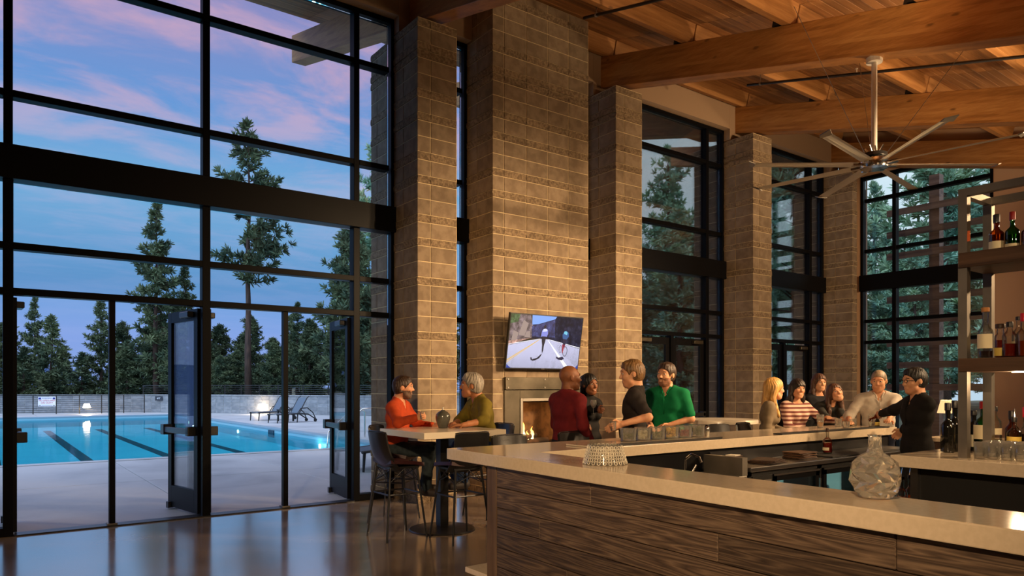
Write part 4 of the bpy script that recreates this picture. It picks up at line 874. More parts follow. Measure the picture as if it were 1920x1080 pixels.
# ------------------------------------------------------------------ bar stools
def make_stool():
    t = thing('bar_stool', 'x', 'stool', group='black bar stools')
    # seat shell: back and seat in one curved sheet, with thickness
    def sheet(P, th, nm, mat):
        P = np.array(P); n0, n1 = P.shape[:2]; du = np.gradient(P, axis=0); dv = np.gradient(P, axis=1); nn = np.cross(du, dv); nn /= np.linalg.norm(nn, axis=2, keepdims=True)
        a, b = P+nn*th/2, P-nn*th/2; q = MB(); q.grid(a.tolist()); q.grid(b[:, ::-1].tolist()); 
        def rim(ia): 
            k = len(ia); q.grid([[a[i][j].tolist() for i, j in ia], [b[i][j].tolist() for i, j in ia]])
        rim([(0, j) for j in range(n1)]); rim([(n0-1, j) for j in range(n1-1, -1, -1)]); rim([(i, 0) for i in range(n0-1, -1, -1)]); rim([(i, n1-1) for i in range(n0)])
        o = q.build(nm, mat, t, smooth='all'); return o
    back = []
    for i in range(10):
        u = i/9; z = .70 + .39*u; row = []
        for j in range(11):
            v = (j-5)/5; w = .205*(1-.04*u) ; x = -.215 - .05*u + .10*(1-u)**3 + .055*abs(v)**2.5*(1-.2*u); row.append((x, w*v, z - .012*abs(v)**6*u))
        back.append(row)
    sheet(back, .022, 'backrest', MAT['black_leather'])
    seat = []
    for i in range(9):
        u = i/8; row = []
        for j in range(11):
            v = (j-5)/5; row.append((-.17+.39*u, .205*v*(1-.12*u*u), .755 + .02*abs(v)**3 + .02*(1-u)**2 - .025*u**4))
        seat.append(row)
    s = sheet(seat, .035, 'seat', MAT['seat_red'])
    MB().tube([(back[-1][j][0], back[-1][j][1], back[-1][j][2]+.008) for j in range(11)], .006, 6).build('piping', MAT['black_leather'], t.children[0], smooth='all')
    MB().box(-.15, .17, -.16, .16, .715, .735).build('seat_pan', MAT['black_metal'], t)
    for sx in (-1, 1):
        for sy in (-1, 1): MB().cyl((sx*.15, sy*.15, .725), (sx*.225, sy*.225, 0), .0125, .0105, 8).build('leg', MAT['black_metal'], t, smooth=True)
    zf = .46; k = .15+.075*(1-zf/.725)
    for a, b in (((-1,-1),(1,-1)), ((1,-1),(1,1)), ((1,1),(-1,1)), ((-1,1),(-1,-1))):
        MB().cyl((a[0]*k, a[1]*k, zf), (b[0]*k, b[1]*k, zf), .009, n=8).build('footrest', MAT['black_metal'], t, smooth=True)
        k2 = .15+.075*(1-.58/.725); w = MB()
        w.cyl((a[0]*.15, a[1]*.15, .715), (b[0]*k2, b[1]*k2, .58), .004, n=5); w.cyl((b[0]*.15, b[1]*.15, .715), (a[0]*k2, a[1]*k2, .58), .004, n=5); w.cyl((a[0]*k2, a[1]*k2, .58), ((a[0]+b[0])*.08, (a[1]+b[1])*.08, .715), .004, n=5); w.cyl((b[0]*k2, b[1]*k2, .58), ((a[0]+b[0])*.08, (a[1]+b[1])*.08, .715), .004, n=5)
        w.build('wire_brace', MAT['black_metal'], t)
    return t
st0 = make_stool()
STOOLS = [((3.41, 6.63), 0, 'empty black bar stool left of the table, its back to the doors'), ((3.87, 6.14), 90, 'empty black bar stool on the near side of the table'), ((3.79, 7.44), -50, 'bar stool the man in orange sits on'), ((4.86, 7.06), 185, 'bar stool the man in olive sits on'),
  ((3.90, 5.12), -90, 'black bar stool at the counter in front of the fireplace'), ((4.69, 5.12), -90, 'black bar stool at the counter in front of the man in red'), ((5.80, 5.40), -90, 'black bar stool pulled out from the counter beside the man in the dark tee'), ((6.98, 5.14), -90, 'black bar stool at the counter right of the man in green'),
  ((7.58, 5.20), -78, 'bar stool the blonde woman sits on'), ((8.24, 5.20), -90, 'bar stool the woman in stripes sits on'), ((8.86, 5.16), -110, 'bar stool the leaning woman sits on')]
for k, ((x, y), a, lb) in enumerate(STOOLS):
    if k == 0: st0.location = (x, y, 0); st0.rotation_euler = (0, 0, R(a)); st0['label'] = lb
    else: dup(st0, (x, y, 0), R(a), lb)
# ------------------------------------------------------------------ tables
t = thing('bar_table', 'square white high table with a black pedestal where two men sit', 'table', (3.98, 6.68, 0))
MB().box(-.5, .5, -.49, .49, 1.022, 1.087).build('tabletop', MAT['table_white'], t, bevel=.003, seg=1); MB().box(-.05, .05, -.05, .05, .04, 1.02).build('column', MAT['black_metal'], t, bevel=.004); MB().lathe([(.35,0),(.36,.004),(.35,.016),(.1,.04),(.06,.05)], 32).build('base', MAT['black_metal'], t, smooth=True); MB().box(-.2, .2, -.2, .2, 1.008, 1.022).build('plate', MAT['black_metal'], t)
t = thing('round_table', 'round white high table behind the man in green', 'table', (8.30, 6.35, 0))
MB().lathe([(.5,1.03),(.515,1.035),(.515,1.08),(.51,1.087)], 40).build('tabletop', MAT['table_white'], t, smooth=True); MB().box(-.05, .05, -.05, .05, .04, 1.03).build('column', MAT['black_metal'], t); MB().lathe([(.32,0),(.33,.004),(.32,.016),(.1,.04),(.06,.05)], 32).build('base', MAT['black_metal'], t, smooth=True)
M('vase_grey', srgb(92,92,82), .25, col2=srgb(66,68,62), vs=6, coat=.6)
t = thing('ceramic_jug', 'round grey glazed ceramic jug with a tiny neck on the table', 'jug', (4.06, 6.80, 1.087)); MB().lathe([(.03,0),(.05,.003),(.062,.04),(.078,.09),(.082,.125),(.074,.155),(.05,.18),(.025,.192),(.016,.2)], 26).build('body', MAT['vase_grey'], t, smooth=True); MB().lathe([(.012,.198),(.009,.212),(.009,.226),(.013,.232)], 12).build('neck', MAT['paper'], t, smooth=True)
# ------------------------------------------------------------------ fireplace
fp_ = thing('fireplace', 'grey steel fireplace with a burning log fire in the chimney', 'fireplace', (5.78, PY, 0))
gmt = MAT['gunmetal']; x0, x1 = .19, 1.63
def plate(a, b, z0, z1, y0=-.024, y1=-.002, nm='surround_plate', mat=None): return MB().box(a, b, y0, y1, z0, z1).build(nm, mat or gmt, fp_, bevel=.003, seg=1)
plate(x0, x1, 1.50, 1.68, -.055, -.002, 'mantel_plate'); plate(x0, FX0-.045, .30, 1.498); plate(FX1+.045, x1, .30, 1.498); plate(FX0-.043, FX1+.043, 1.375, 1.498); plate(FX0-.043, FX1+.043, .30, .575)
for a, b, z0, z1 in ((FX0-.045, FX0, .575, 1.375), (FX1, FX1+.045, .575, 1.375), (FX0, FX1, 1.33, 1.375), (FX0, FX1, .575, .62)): plate(a, b, z0, z1, -.04, .05, 'opening_frame', MAT['dark_steel'])
for x in (x0+.04, x1-.04, .9):
    for z in (1.53, 1.65): MB().cyl((x, -.055, z), (x, -.064, z), .012, n=8).build('rivet', MAT['dark_steel'], fp_)
M('firebrick', srgb(96,74,54), .95, col2=srgb(70,52,38), vs=8, bump=.5, bs=30); m = MB(); m.box(FX0, FX1, .50, .548, .62, 1.33); m.box(FX0, FX0+.02, .05, .5, .62, 1.33); m.box(FX1-.02, FX1, .05, .5, .62, 1.33); m.box(FX0, FX1, .01, .5, .60, .64); m.box(FX0, FX1, .05, .5, 1.31, 1.33); m.build('firebox', MAT['firebrick'], fp_)
M('log', srgb(60,42,30), .95, col2=srgb(28,20,16), vs=9, bump=.8, bs=20)
for (lbl, (xa, ya, za, xb, yb, zb, r)) in zip(('front charred log at the bottom of the fire', 'back charred log at the bottom of the fire', 'charred log lying across the top of the fire'), ((.62, .22, .70, 1.15, .30, .70, .05), (.68, .36, .70, 1.2, .24, .72, .05), (.72, .2, .78, 1.05, .36, .80, .042))):
    o = tag(MB().tube([(5.78+xa, PY+ya, za), (5.78+(xa+xb)/2, PY+(ya+yb)/2+.01, (za+zb)/2), (5.78+xb, PY+yb, zb)], [r, r*1.06, r*.9], 9).build('fire_log', MAT['log'], None, smooth=True), lbl, 'log', 'logs in the fire')
gr_ = thing('fire_grate', 'black iron grate under the burning logs', 'grate', (5.78, PY, .64)); [MB().bar((.6+.1*k, .12, .0), (.6+.1*k, .42, .0), .012, .02).build('bar', MAT['black_metal'], gr_) for k in range(7)]; [MB().box(x, x+.02, .14, .4, -.0, .02).build('foot', MAT['black_metal'], gr_) for x in (.58, 1.2)]
fm = bpy.data.materials.new('flame'); fm.use_nodes = True; MAT['flame'] = fm; nt = fm.node_tree; nt.nodes.clear(); o_ = node(nt, 'ShaderNodeOutputMaterial'); em = node(nt, 'ShaderNodeEmission'); mx = node(nt, 'ShaderNodeMixShader'); tr = node(nt, 'ShaderNodeBsdfTransparent'); lw = node(nt, 'ShaderNodeLayerWeight'); lw.inputs[0].default_value = .35
tcn = node(nt, 'ShaderNodeTexCoord'); sp = node(nt, 'ShaderNodeSeparateXYZ'); nt.links.new(tcn.outputs['Generated'], sp.inputs[0]); rp = ramp(nt, [(.0, (1, .75, .35)), (.5, (1, .5, .1)), (1, (.9, .2, .02))]); nt.links.new(sp.outputs[2], rp.inputs[0]); nt.links.new(rp.outputs[0], em.inputs[0]); em.inputs[1].default_value = 5
nt.links.new(lw.outputs['Facing'], mx.inputs[0]); nt.links.new(em.outputs[0], mx.inputs[1]); nt.links.new(tr.outputs[0], mx.inputs[2]); nt.links.new(mx.outputs[0], o_.inputs[0])
for (x, y, h, r) in ((.70, .22, .32, .045), (.63, .2, .16, .032), (.80, .24, .14, .03), (.92, .28, .2, .035)):
    q = MB(); pts = [(x+.014*math.sin(i*1.7+x*9), y, .74+h*i/7) for i in range(8)]; q.tube(pts, [r*s_ for s_ in (.5, .95, 1, .85, .62, .4, .2, .03)], 10); q.build('flame', fm, fp_, smooth='all')
point((6.5, PY+.12, .98), 14, .06, (1, .45, .12), 'fire_light')
# ------------------------------------------------------------------ television
tv = thing('television', 'wall-mounted television showing two cyclists on a mountain road', 'television', (6.58, 8.19, 1.795)); tv.rotation_euler = (R(10), 0, 0)
W_, H_ = 1.37, .80
MB().box(-W_/2, W_/2, -.012, .03, 0, H_).build('casing', MAT['black_plastic'], tv, bevel=.006); MB().box(-.2, .2, .03, .09, .25, .55).build('wall_bracket', MAT['black_metal'], tv)
def scr(nm, polys, rgb, k, es=1.0):
    m = M('screen_'+nm, (0, 0, 0), .4, emit=srgb(*rgb), es=es); q = MB(); y = -.0135-.0006*k
    if nm in ('forest', 'cliff', 'ridge', 'earth', 'foliage'):
        nt = m.node_tree; nz = node(nt, 'ShaderNodeTexNoise'); nz.inputs['Scale'].default_value = 14; nz.inputs['Detail'].default_value = 8; nz.inputs['Roughness'].default_value = .7; tcn = node(nt, 'ShaderNodeTexCoord'); nt.links.new(tcn.outputs['Object'], nz.inputs['Vector']); rp = ramp(nt, [(.35, tuple(c*.35 for c in srgb(*rgb))), (.5, srgb(*rgb)), (.68, tuple(min(1, c*2.2+.03) for c in srgb(*rgb)))]); nt.links.new(nz.outputs[0], rp.inputs[0]); nt.links.new(rp.outputs[0], nt.nodes['Principled BSDF'].inputs['Emission Color'])
    for p in polys: q.add([((a-.5)*(W_-.03), y, .02+b*(H_-.035)) for a, b in p], [tuple(range(len(p)))])
    return q.build('picture_'+nm, m, sc_)
sc_ = MB().box(-W_/2+.012, W_/2-.012, -.0135, -.0121, .018, H_-.012).build('screen', MAT['black_plastic'], tv)
scr('road', [[(0,0),(1,0),(1,.40),(.52,.56),(.42,.56),(0,.42)]], (196,196,226), 0); scr('forest', [[(.3,.56),(.5,.58),(1,.40),(1,1),(.3,1)]], (22,28,58), 0); scr('sky', [[(.28,1),(.29,.82),(.38,.84),(.6,.95),(.62,1)]], (120,160,236), 1); scr('ridge', [[(.29,.72),(.29,.80),(.40,.84),(.60,.94),(.62,.6),(.3,.6)]], (38,48,96), 2)
scr('cliff', [[(0,.42),(.30,.58),(.30,.80),(.26,1),(0,1)]], (98,84,88), 1); scr('cliff_light', [[(.03,.5),(.10,.52),(.12,.66),(.05,.7)], [(.12,.62),(.2,.6),(.24,.84),(.17,.9)], [(.2,.58),(.28,.58),(.27,.7),(.22,.68)]], (150,132,126), 2); scr('earth', [[(0,.42),(.0,.5),(.24,.56),(.30,.58)]], (176,136,124), 2); scr('foliage', [[(.0,.82),(.1,.86),(.12,1),(0,1)]], (58,84,52), 2)
scr('yellow_line', [[(0,.13),(0,.155),(.41,.555),(.415,.55)], [(0,.095),(0,.11),(.412,.553),(.415,.55)]], (220,180,90), 1); scr('white_line', [[(.52,.55),(.527,.55),(.86,.03),(.80,.03)]], (246,246,250), 1); scr('shoulder_line', [[(.53,.555),(1,.41),(1,.425),(.53,.562)], [(0,.43),(0,.445),(.42,.565),(.42,.558)]], (236,236,246), 2)
scr('rider_blue', [[(.43,.60),(.50,.60),(.525,.68),(.51,.74),(.48,.76),(.45,.75),(.42,.70)]], (126,134,210), 3); scr('rider_white', [[(.44,.70),(.50,.71),(.505,.74),(.48,.76),(.45,.75)]], (206,210,240), 4)
scr('rider_dark', [[(.435,.61),(.495,.61),(.49,.52),(.478,.44),(.475,.34),(.462,.28),(.455,.34),(.452,.44),(.44,.52)], [(.457,.76),(.478,.76),(.488,.80),(.477,.83),(.46,.83),(.45,.80)], [(.415,.72),(.43,.73),(.425,.64),(.41,.60),(.405,.63)], [(.515,.72),(.53,.70),(.535,.62),(.525,.60),(.52,.64)], [(.33,.165),(.40,.20),(.455,.28),(.46,.26),(.43,.19),(.37,.145),(.33,.14)], [(.31,.205),(.322,.21),(.335,.165),(.325,.15),(.312,.165)]], (22,24,42), 5)
scr('rider_teal', [[(.735,.58),(.79,.57),(.82,.63),(.815,.70),(.78,.74),(.745,.73),(.725,.66)]], (44,86,140), 3); scr('rider_teal_light', [[(.745,.68),(.79,.66),(.795,.71),(.77,.735),(.748,.725)]], (110,190,214), 4)
scr('rider_legs', [[(.735,.585),(.79,.575),(.785,.50),(.765,.42),(.75,.42),(.742,.50)], [(.745,.745),(.765,.745),(.775,.78),(.762,.81),(.745,.805),(.738,.775)], [(.665,.235),(.70,.215),(.76,.235),(.785,.195),(.75,.165),(.70,.175),(.67,.20)]], (26,28,60), 5); scr('bike_red', [[(.735,.47),(.752,.48),(.762,.38),(.752,.30),(.742,.31)], [(.765,.47),(.778,.47),(.772,.38)]], (150,32,54), 6)
def ringpoly(cx, cy, rx, ry): 
    o_ = [(cx+rx*math.cos(2*math.pi*i/16), cy+ry*math.sin(2*math.pi*i/16)) for i in range(17)]; n_ = [(cx+rx*.82*math.cos(2*math.pi*i/16), cy+ry*.88*math.sin(2*math.pi*i/16)) for i in range(17)]
    return [[o_[i], o_[i+1], n_[i+1], n_[i]] for i in range(16)]
scr('wheel', ringpoly(.785, .34, .035, .10) + ringpoly(.715, .38, .02, .075), (30,26,40), 5); scr('corner_glow', [[(0,0),(.06,0),(.03,.03),(0,.07)], [(1,0),(.96,0),(.97,.04),(1,.08)]], (28,60,150), 5)
MB().box(-.03, .03, -.016, -.012, .004, .012).build('emblem', MAT['steel'], tv)
# ------------------------------------------------------------------ ceiling fan
fn = thing('ceiling_fan', 'large eight-bladed ceiling fan hanging from the glulam beam', 'fan', (8.51, 4.29, 4.18))
ztop = 6.59+.25*(4.29-8.83)-4.18
MB().cyl((0, 0, .12), (0, 0, ztop), .032, n=14).build('downrod', MAT['brass_white'], fn, smooth=True); MB().lathe([(.09,-.05),(.15,-.04),(.16,.03),(.13,.08),(.06,.10)], 24).build('hub', MAT['chrome'], fn, smooth=True); MB().lathe([(.13,.085),(.15,.09),(.14,.13),(.05,.15)], 24).build('motor_cap', MAT['black_metal'], fn, smooth=True); MB().cyl((0, 0, ztop-.06), (0, 0, ztop), .09, n=16).build('mount', MAT['brass_white'], fn)
for k in range(8):
    a = R(8.3+45*k); q = MB(); pf = [(-.055,.008),(-.02,.014),(.03,.010),(.06,-.006),(.03,.002),(-.02,.004)]; rows = []
    for s_, tw in ((.2, .35), (1.43, .22)): rows.append([V((s_, p*math.cos(tw)-z*math.sin(tw), p*math.sin(tw)+z*math.cos(tw))) for p, z in pf])
    q.add(rows[0]+rows[1], [(i, (i+1) % 6, 6+(i+1) % 6, 6+i) for i in range(6)] + [tuple(range(5,-1,-1)), tuple(range(6, 12))])
    b_ = q.build('blade', MAT['fan_blade'], fn); b_.rotation_euler = (0, 0, a)
    tp = MB().add([V((1.43, -.062, -.006)), V((1.43, .066, .0)), V((1.51, .075, .03)), V((1.47, -.05, .008)), V((1.43, -.062, -.02)), V((1.43, .066, -.012)), V((1.51, .075, .02)), V((1.47, -.05, -.002))], [(0,1,2,3),(7,6,5,4),(0,4,5,1),(1,5,6,2),(2,6,7,3),(3,7,4,0)]).build('blade_tip', MAT['dark_steel'], b_)
    MB().box(.1, .26, -.028, .028, -.016, .016).build('blade_holder', MAT['chrome'], b_)
for dx_, dy_ in ((.9, -.9), (-.9, .6), (1.1, .8)): MB().cyl((.1*dx_, .1*dy_, .12), (dx_*.9, dy_*.9, ztop+.45+.25*dy_*.9), .004, n=5).build('guy_wire', MAT['steel'], fn)
for k in range(4): MB().cyl((.05*math.cos(k*1.57), .05*math.sin(k*1.57), .13), (.11*math.cos(k*1.57), .11*math.sin(k*1.57), .22), .008, n=6).build('eye_bolt', MAT['chrome'], fn)
# ------------------------------------------------------------------ lamp and service console behind the bartender
cs = thing('service_console', 'dark service console behind the bartender', 'cabinet', (8.15, 2.55, 0)); MB().box(0, .5, 0, 1.0, 0, .96).build('cabinet', MAT['dark_wood'], cs); MB().box(-.02, .52, -.02, 1.02, .96, 1.0).build('top', MAT['counter'], cs, bevel=.004)
M('lamp_shade', srgb(238,218,178), .8, emit=srgb(255,214,150), es=.7)
t = thing('table_lamp', 'small table lamp with a pleated cream shade behind the black bottles', 'lamp', (8.32, 3.42, 1.0)); MB().lathe([(.06,0),(.06,.012),(.012,.02),(.01,.26),(.012,.27)], 18).build('base', MAT['dark_steel'], t, smooth=True)
q = MB(); NP = 48; q.grid([[((r+.003*(j % 2))*math.cos(2*math.pi*j/NP), (r+.003*(j % 2))*math.sin(2*math.pi*j/NP), z) for j in range(NP+1)] for r, z in ((.085, .26), (.05, .40))]); q.build('shade', MAT['lamp_shade'], t); point((8.32, 3.42, 1.34), 6, .03)
# leafy sprigs at the right edge
t = thing('leaf_sprigs', 'dark green leafy sprigs in a vase at the right edge of the back bar', 'plant', (5.95, 1.62, 1.071)); MB().lathe([(.04,0),(.06,.01),(.05,.14),(.03,.2)], 16).build('vase', MAT['vase_grey'], t, smooth=True)
M('leaf', srgb(44,66,40), .5, col2=srgb(64,88,52), vs=9); rl = random.Random(2)
for k in range(7):
    a, tilt = rl.uniform(0, 6.28), rl.uniform(.1, .4); L = rl.uniform(.55, 1.0); tip = V((math.cos(a)*tilt*L*.45, math.sin(a)*tilt*L*.45, .18+L)); b0 = V((0, 0, .15)); s_ = MB().tube([b0, (b0+tip)*.5+V((0, 0, .03)), tip], [.005, .004, .002], 5).build('stem', MAT['cap_wood'], t); q = MB()
    for j in range(10):
        c = b0.lerp(tip, .45+.055*j); d = V((rl.uniform(-1, 1), rl.uniform(-1, 1), rl.uniform(-.1, .6))).normalized(); n_ = d.cross(V((0, 0, 1))).normalized()*.016; e = c + d*.07; m_ = c + d*.035; q.add([c, m_+n_, e, m_-n_], [(0, 1, 2, 3)])
    q.build('leaves', MAT['leaf'], t)
# ================================================================== PEOPLE
class Field:
    """distance field on a box grid that is finer round the head and hands; meshed as one closed surface"""
    def __init__(s, lo, hi, fine, hf, hc):
        s.ax = []
        for d in range(3):
            iv = sorted((f[0][d], f[1][d]) for f in fine); c = [lo[d]]
            while c[-1] < hi[d]:
                x = c[-1]; inside = any(a-.5*hc <= x <= b for a, b in iv); c.append(x + (hf if inside else hc))
            s.ax.append(np.array(c))
        s.F = np.full([len(a) for a in s.ax], .5, np.float32)
    def sub(s, lo, hi):
        sl = tuple(slice(max(0, np.searchsorted(s.ax[d], lo[d])-1), np.searchsorted(s.ax[d], hi[d])+1) for d in range(3))
        g = np.stack(np.meshgrid(*[s.ax[d][sl[d]] for d in range(3)], indexing='ij'), -1); return sl, g
    def dist(s, p, g):
        if p[0] == 'c':
            _, a, b, ra, rb, fl = p; q = g - a; ba = b - a
            if fl is not None:
                n, k = fl; q = q + (q@n)[..., None]*n*(1/k-1); ba = ba + (ba@n)*n*(1/k-1)
            t = np.clip((q@ba)/max(ba@ba, 1e-9), 0, 1); return np.linalg.norm(q - t[..., None]*ba, axis=-1) - (ra+(rb-ra)*t)
        _, c, Rm, r = p; q = (g - c)@Rm; k0 = np.linalg.norm(q/r, axis=-1); k1 = np.linalg.norm(q/(r*r), axis=-1); return k0*(k0-1)/np.maximum(k1, 1e-6)
    def box(s, p, m):
        if p[0] == 'c': r = max(p[3], p[4]) + m; return np.minimum(p[1], p[2])-r, np.maximum(p[1], p[2])+r
        r = np.max(p[3]) + m; return p[1]-r, p[1]+r
    def add(s, p, k=.02, cut=False):
        lo, hi = s.box(p, k+.04); sl, g = s.sub(lo, hi)
        if 0 in g.shape: return
        d = s.dist(p, g).astype(np.float32); f = s.F[sl]
        if cut: s.F[sl] = np.maximum(f, -d); return
        h = np.clip(.5+.5*(f-d)/k, 0, 1); s.F[sl] = f*(1-h)+d*h - k*h*(1-h)
    def plane(s, n, c):   # keep n.x <= c
        g = s.ax[0][:, None, None]*n[0] + s.ax[1][None, :, None]*n[1] + s.ax[2][None, None, :]*n[2]; s.F = np.maximum(s.F, (g-c).astype(np.float32))
    def mesh(s, name):
        F = s.F; F[0] = F[-1] = .5; F[:, 0] = F[:, -1] = .5; F[:, :, 0] = F[:, :, -1] = .5
        ins = F < 0; n = np.array(F.shape)-1; tot = int(n.prod()); cells = []; pos = []; quads = []
        cid = lambda i, j, k: (i*n[1]+j)*n[2]+k
        for d in range(3):
            e1, e2 = (d+1) % 3, (d+2) % 3
            a = [slice(None)]*3; b = [slice(None)]*3; a[d] = slice(0, -1); b[d] = slice(1, None)
            I = np.array(np.nonzero(ins[tuple(a)] != ins[tuple(b)]))
            if I.shape[1] == 0: continue
            J2 = I.copy(); J2[d] += 1; f0, f1 = F[tuple(I)], F[tuple(J2)]; t = f0/(f0-f1)
            P = np.stack([s.ax[q][I[q]] for q in range(3)], 1); P[:, d] += t*(s.ax[d][J2[d]]-s.ax[d][I[d]])
            Q = []
            for o1, o2 in ((-1,-1),(0,-1),(0,0),(-1,0)):
                C = I.copy(); C[e1] += o1; C[e2] += o2; c = cid(*C); Q.append(c); cells.append(c); pos.append(P)
            Q = np.stack(Q, 1); fl = f0 > 0; Q[fl] = Q[fl][:, ::-1]; quads.append(Q)
        c = np.concatenate(cells); p = np.concatenate(pos); Q = np.concatenate(quads)
        u, inv = np.unique(c, return_inverse=True); cnt = np.bincount(inv); v = np.stack([np.bincount(inv, p[:, q])/cnt for q in range(3)], 1)
        Qi = np.searchsorted(u, Q); me = bpy.data.meshes.new(name)
        me.vertices.add(len(v)); me.vertices.foreach_set('co', v.astype(np.float32).ravel()); me.loops.add(len(Qi)*4); me.loops.foreach_set('vertex_index', Qi.ravel().astype(np.int32))
        me.polygons.add(len(Qi)); me.polygons.foreach_set('loop_start', np.arange(len(Qi))*4); me.polygons.foreach_set('use_smooth', np.ones(len(Qi), bool)); me.update(calc_edges=True)
        return me, v[Qi].mean(1)
A3 = lambda *a: np.array(a, float)
def unit(v): return v/np.linalg.norm(v)
def rot(ax, a): return np.array(Matrix.Rotation(a, 3, ax))
CW = np.array([.80528, -.59290]); CF = np.array([.59290, .80528])
def at(px, py, t):   # measured image point at a known distance -> world point
    d = (px-960)/1340; xy = CF*t + CW*(d*t); return A3(xy[0], xy[1], 1.55+(724-py)/1340*t)
def ik(a, b, l1, l2, pole):
    d = b-a; L = min(np.linalg.norm(d), (l1+l2)*.999); u = unit(d); x = (l1*l1-l2*l2+L*L)/(2*L); h = math.sqrt(max(l1*l1-x*x, 1e-6)); w = pole - (pole@u)*u; return a+u*x+unit(w)*h, a+u*L
SKINS = {'fair': (srgb(214,160,122), srgb(200,140,104)), 'tan': (srgb(178,120,82), srgb(160,104,70)), 'brown': (srgb(134,84,54), srgb(116,70,44))}
for k, (a, b) in SKINS.items(): M('skin_'+k, a, .55, col2=b, vs=14, spec=.35)
M('lips', srgb(168,88,76), .45); M('teeth', srgb(238,232,220), .3); M('eye_white', srgb(196,186,174), .4); M('iris', srgb(40,26,18), .2)
def cloth(nm, c, c2=None, bump=.25, rough=.85): return M('cloth_'+nm, c, rough, col2=c2 or tuple(q*.86 for q in c), vs=18, bump=bump, bs=260, bdist=.002, spec=.2)
cloth('orange', srgb(184,70,34)); cloth('olive', srgb(112,98,34)); cloth('red', srgb(106,28,32)); cloth('black', srgb(26,24,24)); cloth('tee', srgb(44,38,36)); cloth('green', srgb(10,112,66)); cloth('taupe', srgb(120,104,82)); cloth('charcoal', srgb(50,50,46)); cloth('white', srgb(196,186,172)); cloth('jeans', srgb(48,58,62), srgb(36,44,50)); cloth('blue_jeans', srgb(40,58,92)); cloth('dark', srgb(30,30,34)); cloth('navy', srgb(24,30,48))
m = cloth('stripes', srgb(206,170,150)); nt = m.node_tree; tcn = node(nt, 'ShaderNodeTexCoord'); sp = node(nt, 'ShaderNodeSeparateXYZ'); nt.links.new(tcn.outputs['Object'], sp.inputs[0]); w_ = mth(nt, 'PINGPONG', mth(nt, 'MULTIPLY', sp.outputs[2], 19.0), .5); rp = ramp(nt, [(.20, srgb(112,62,58)), (.28, srgb(214,180,160))]); nt.links.new(w_, rp.inputs[0]); nt.links.new(rp.outputs[0], nt.nodes['Principled BSDF'].inputs['Base Color'])
def hairm(nm, c): return M('hair_'+nm, c, .5, col2=tuple(q*.55 for q in c), vs=30, stretch=(1,1,.15), bump=.7, bs=70, bdist=.006)
hairm('brown', srgb(62,42,28)); hairm('grey', srgb(150,140,126)); hairm('black', srgb(18,14,13)); hairm('sandy', srgb(126,92,54)); hairm('blonde', srgb(206,156,84)); hairm('dark', srgb(40,26,20)); hairm('chestnut', srgb(88,56,38)); hairm('silver', srgb(158,136,112))
M('stubble_brown', srgb(104,76,58), .7, col2=srgb(84,62,48), vs=60); M('stubble_light', srgb(150,100,72), .7, col2=srgb(120,80,58), vs=60)
M('shoe', srgb(48,40,36), .6); M('shoe_sole', srgb(170,150,120), .8)
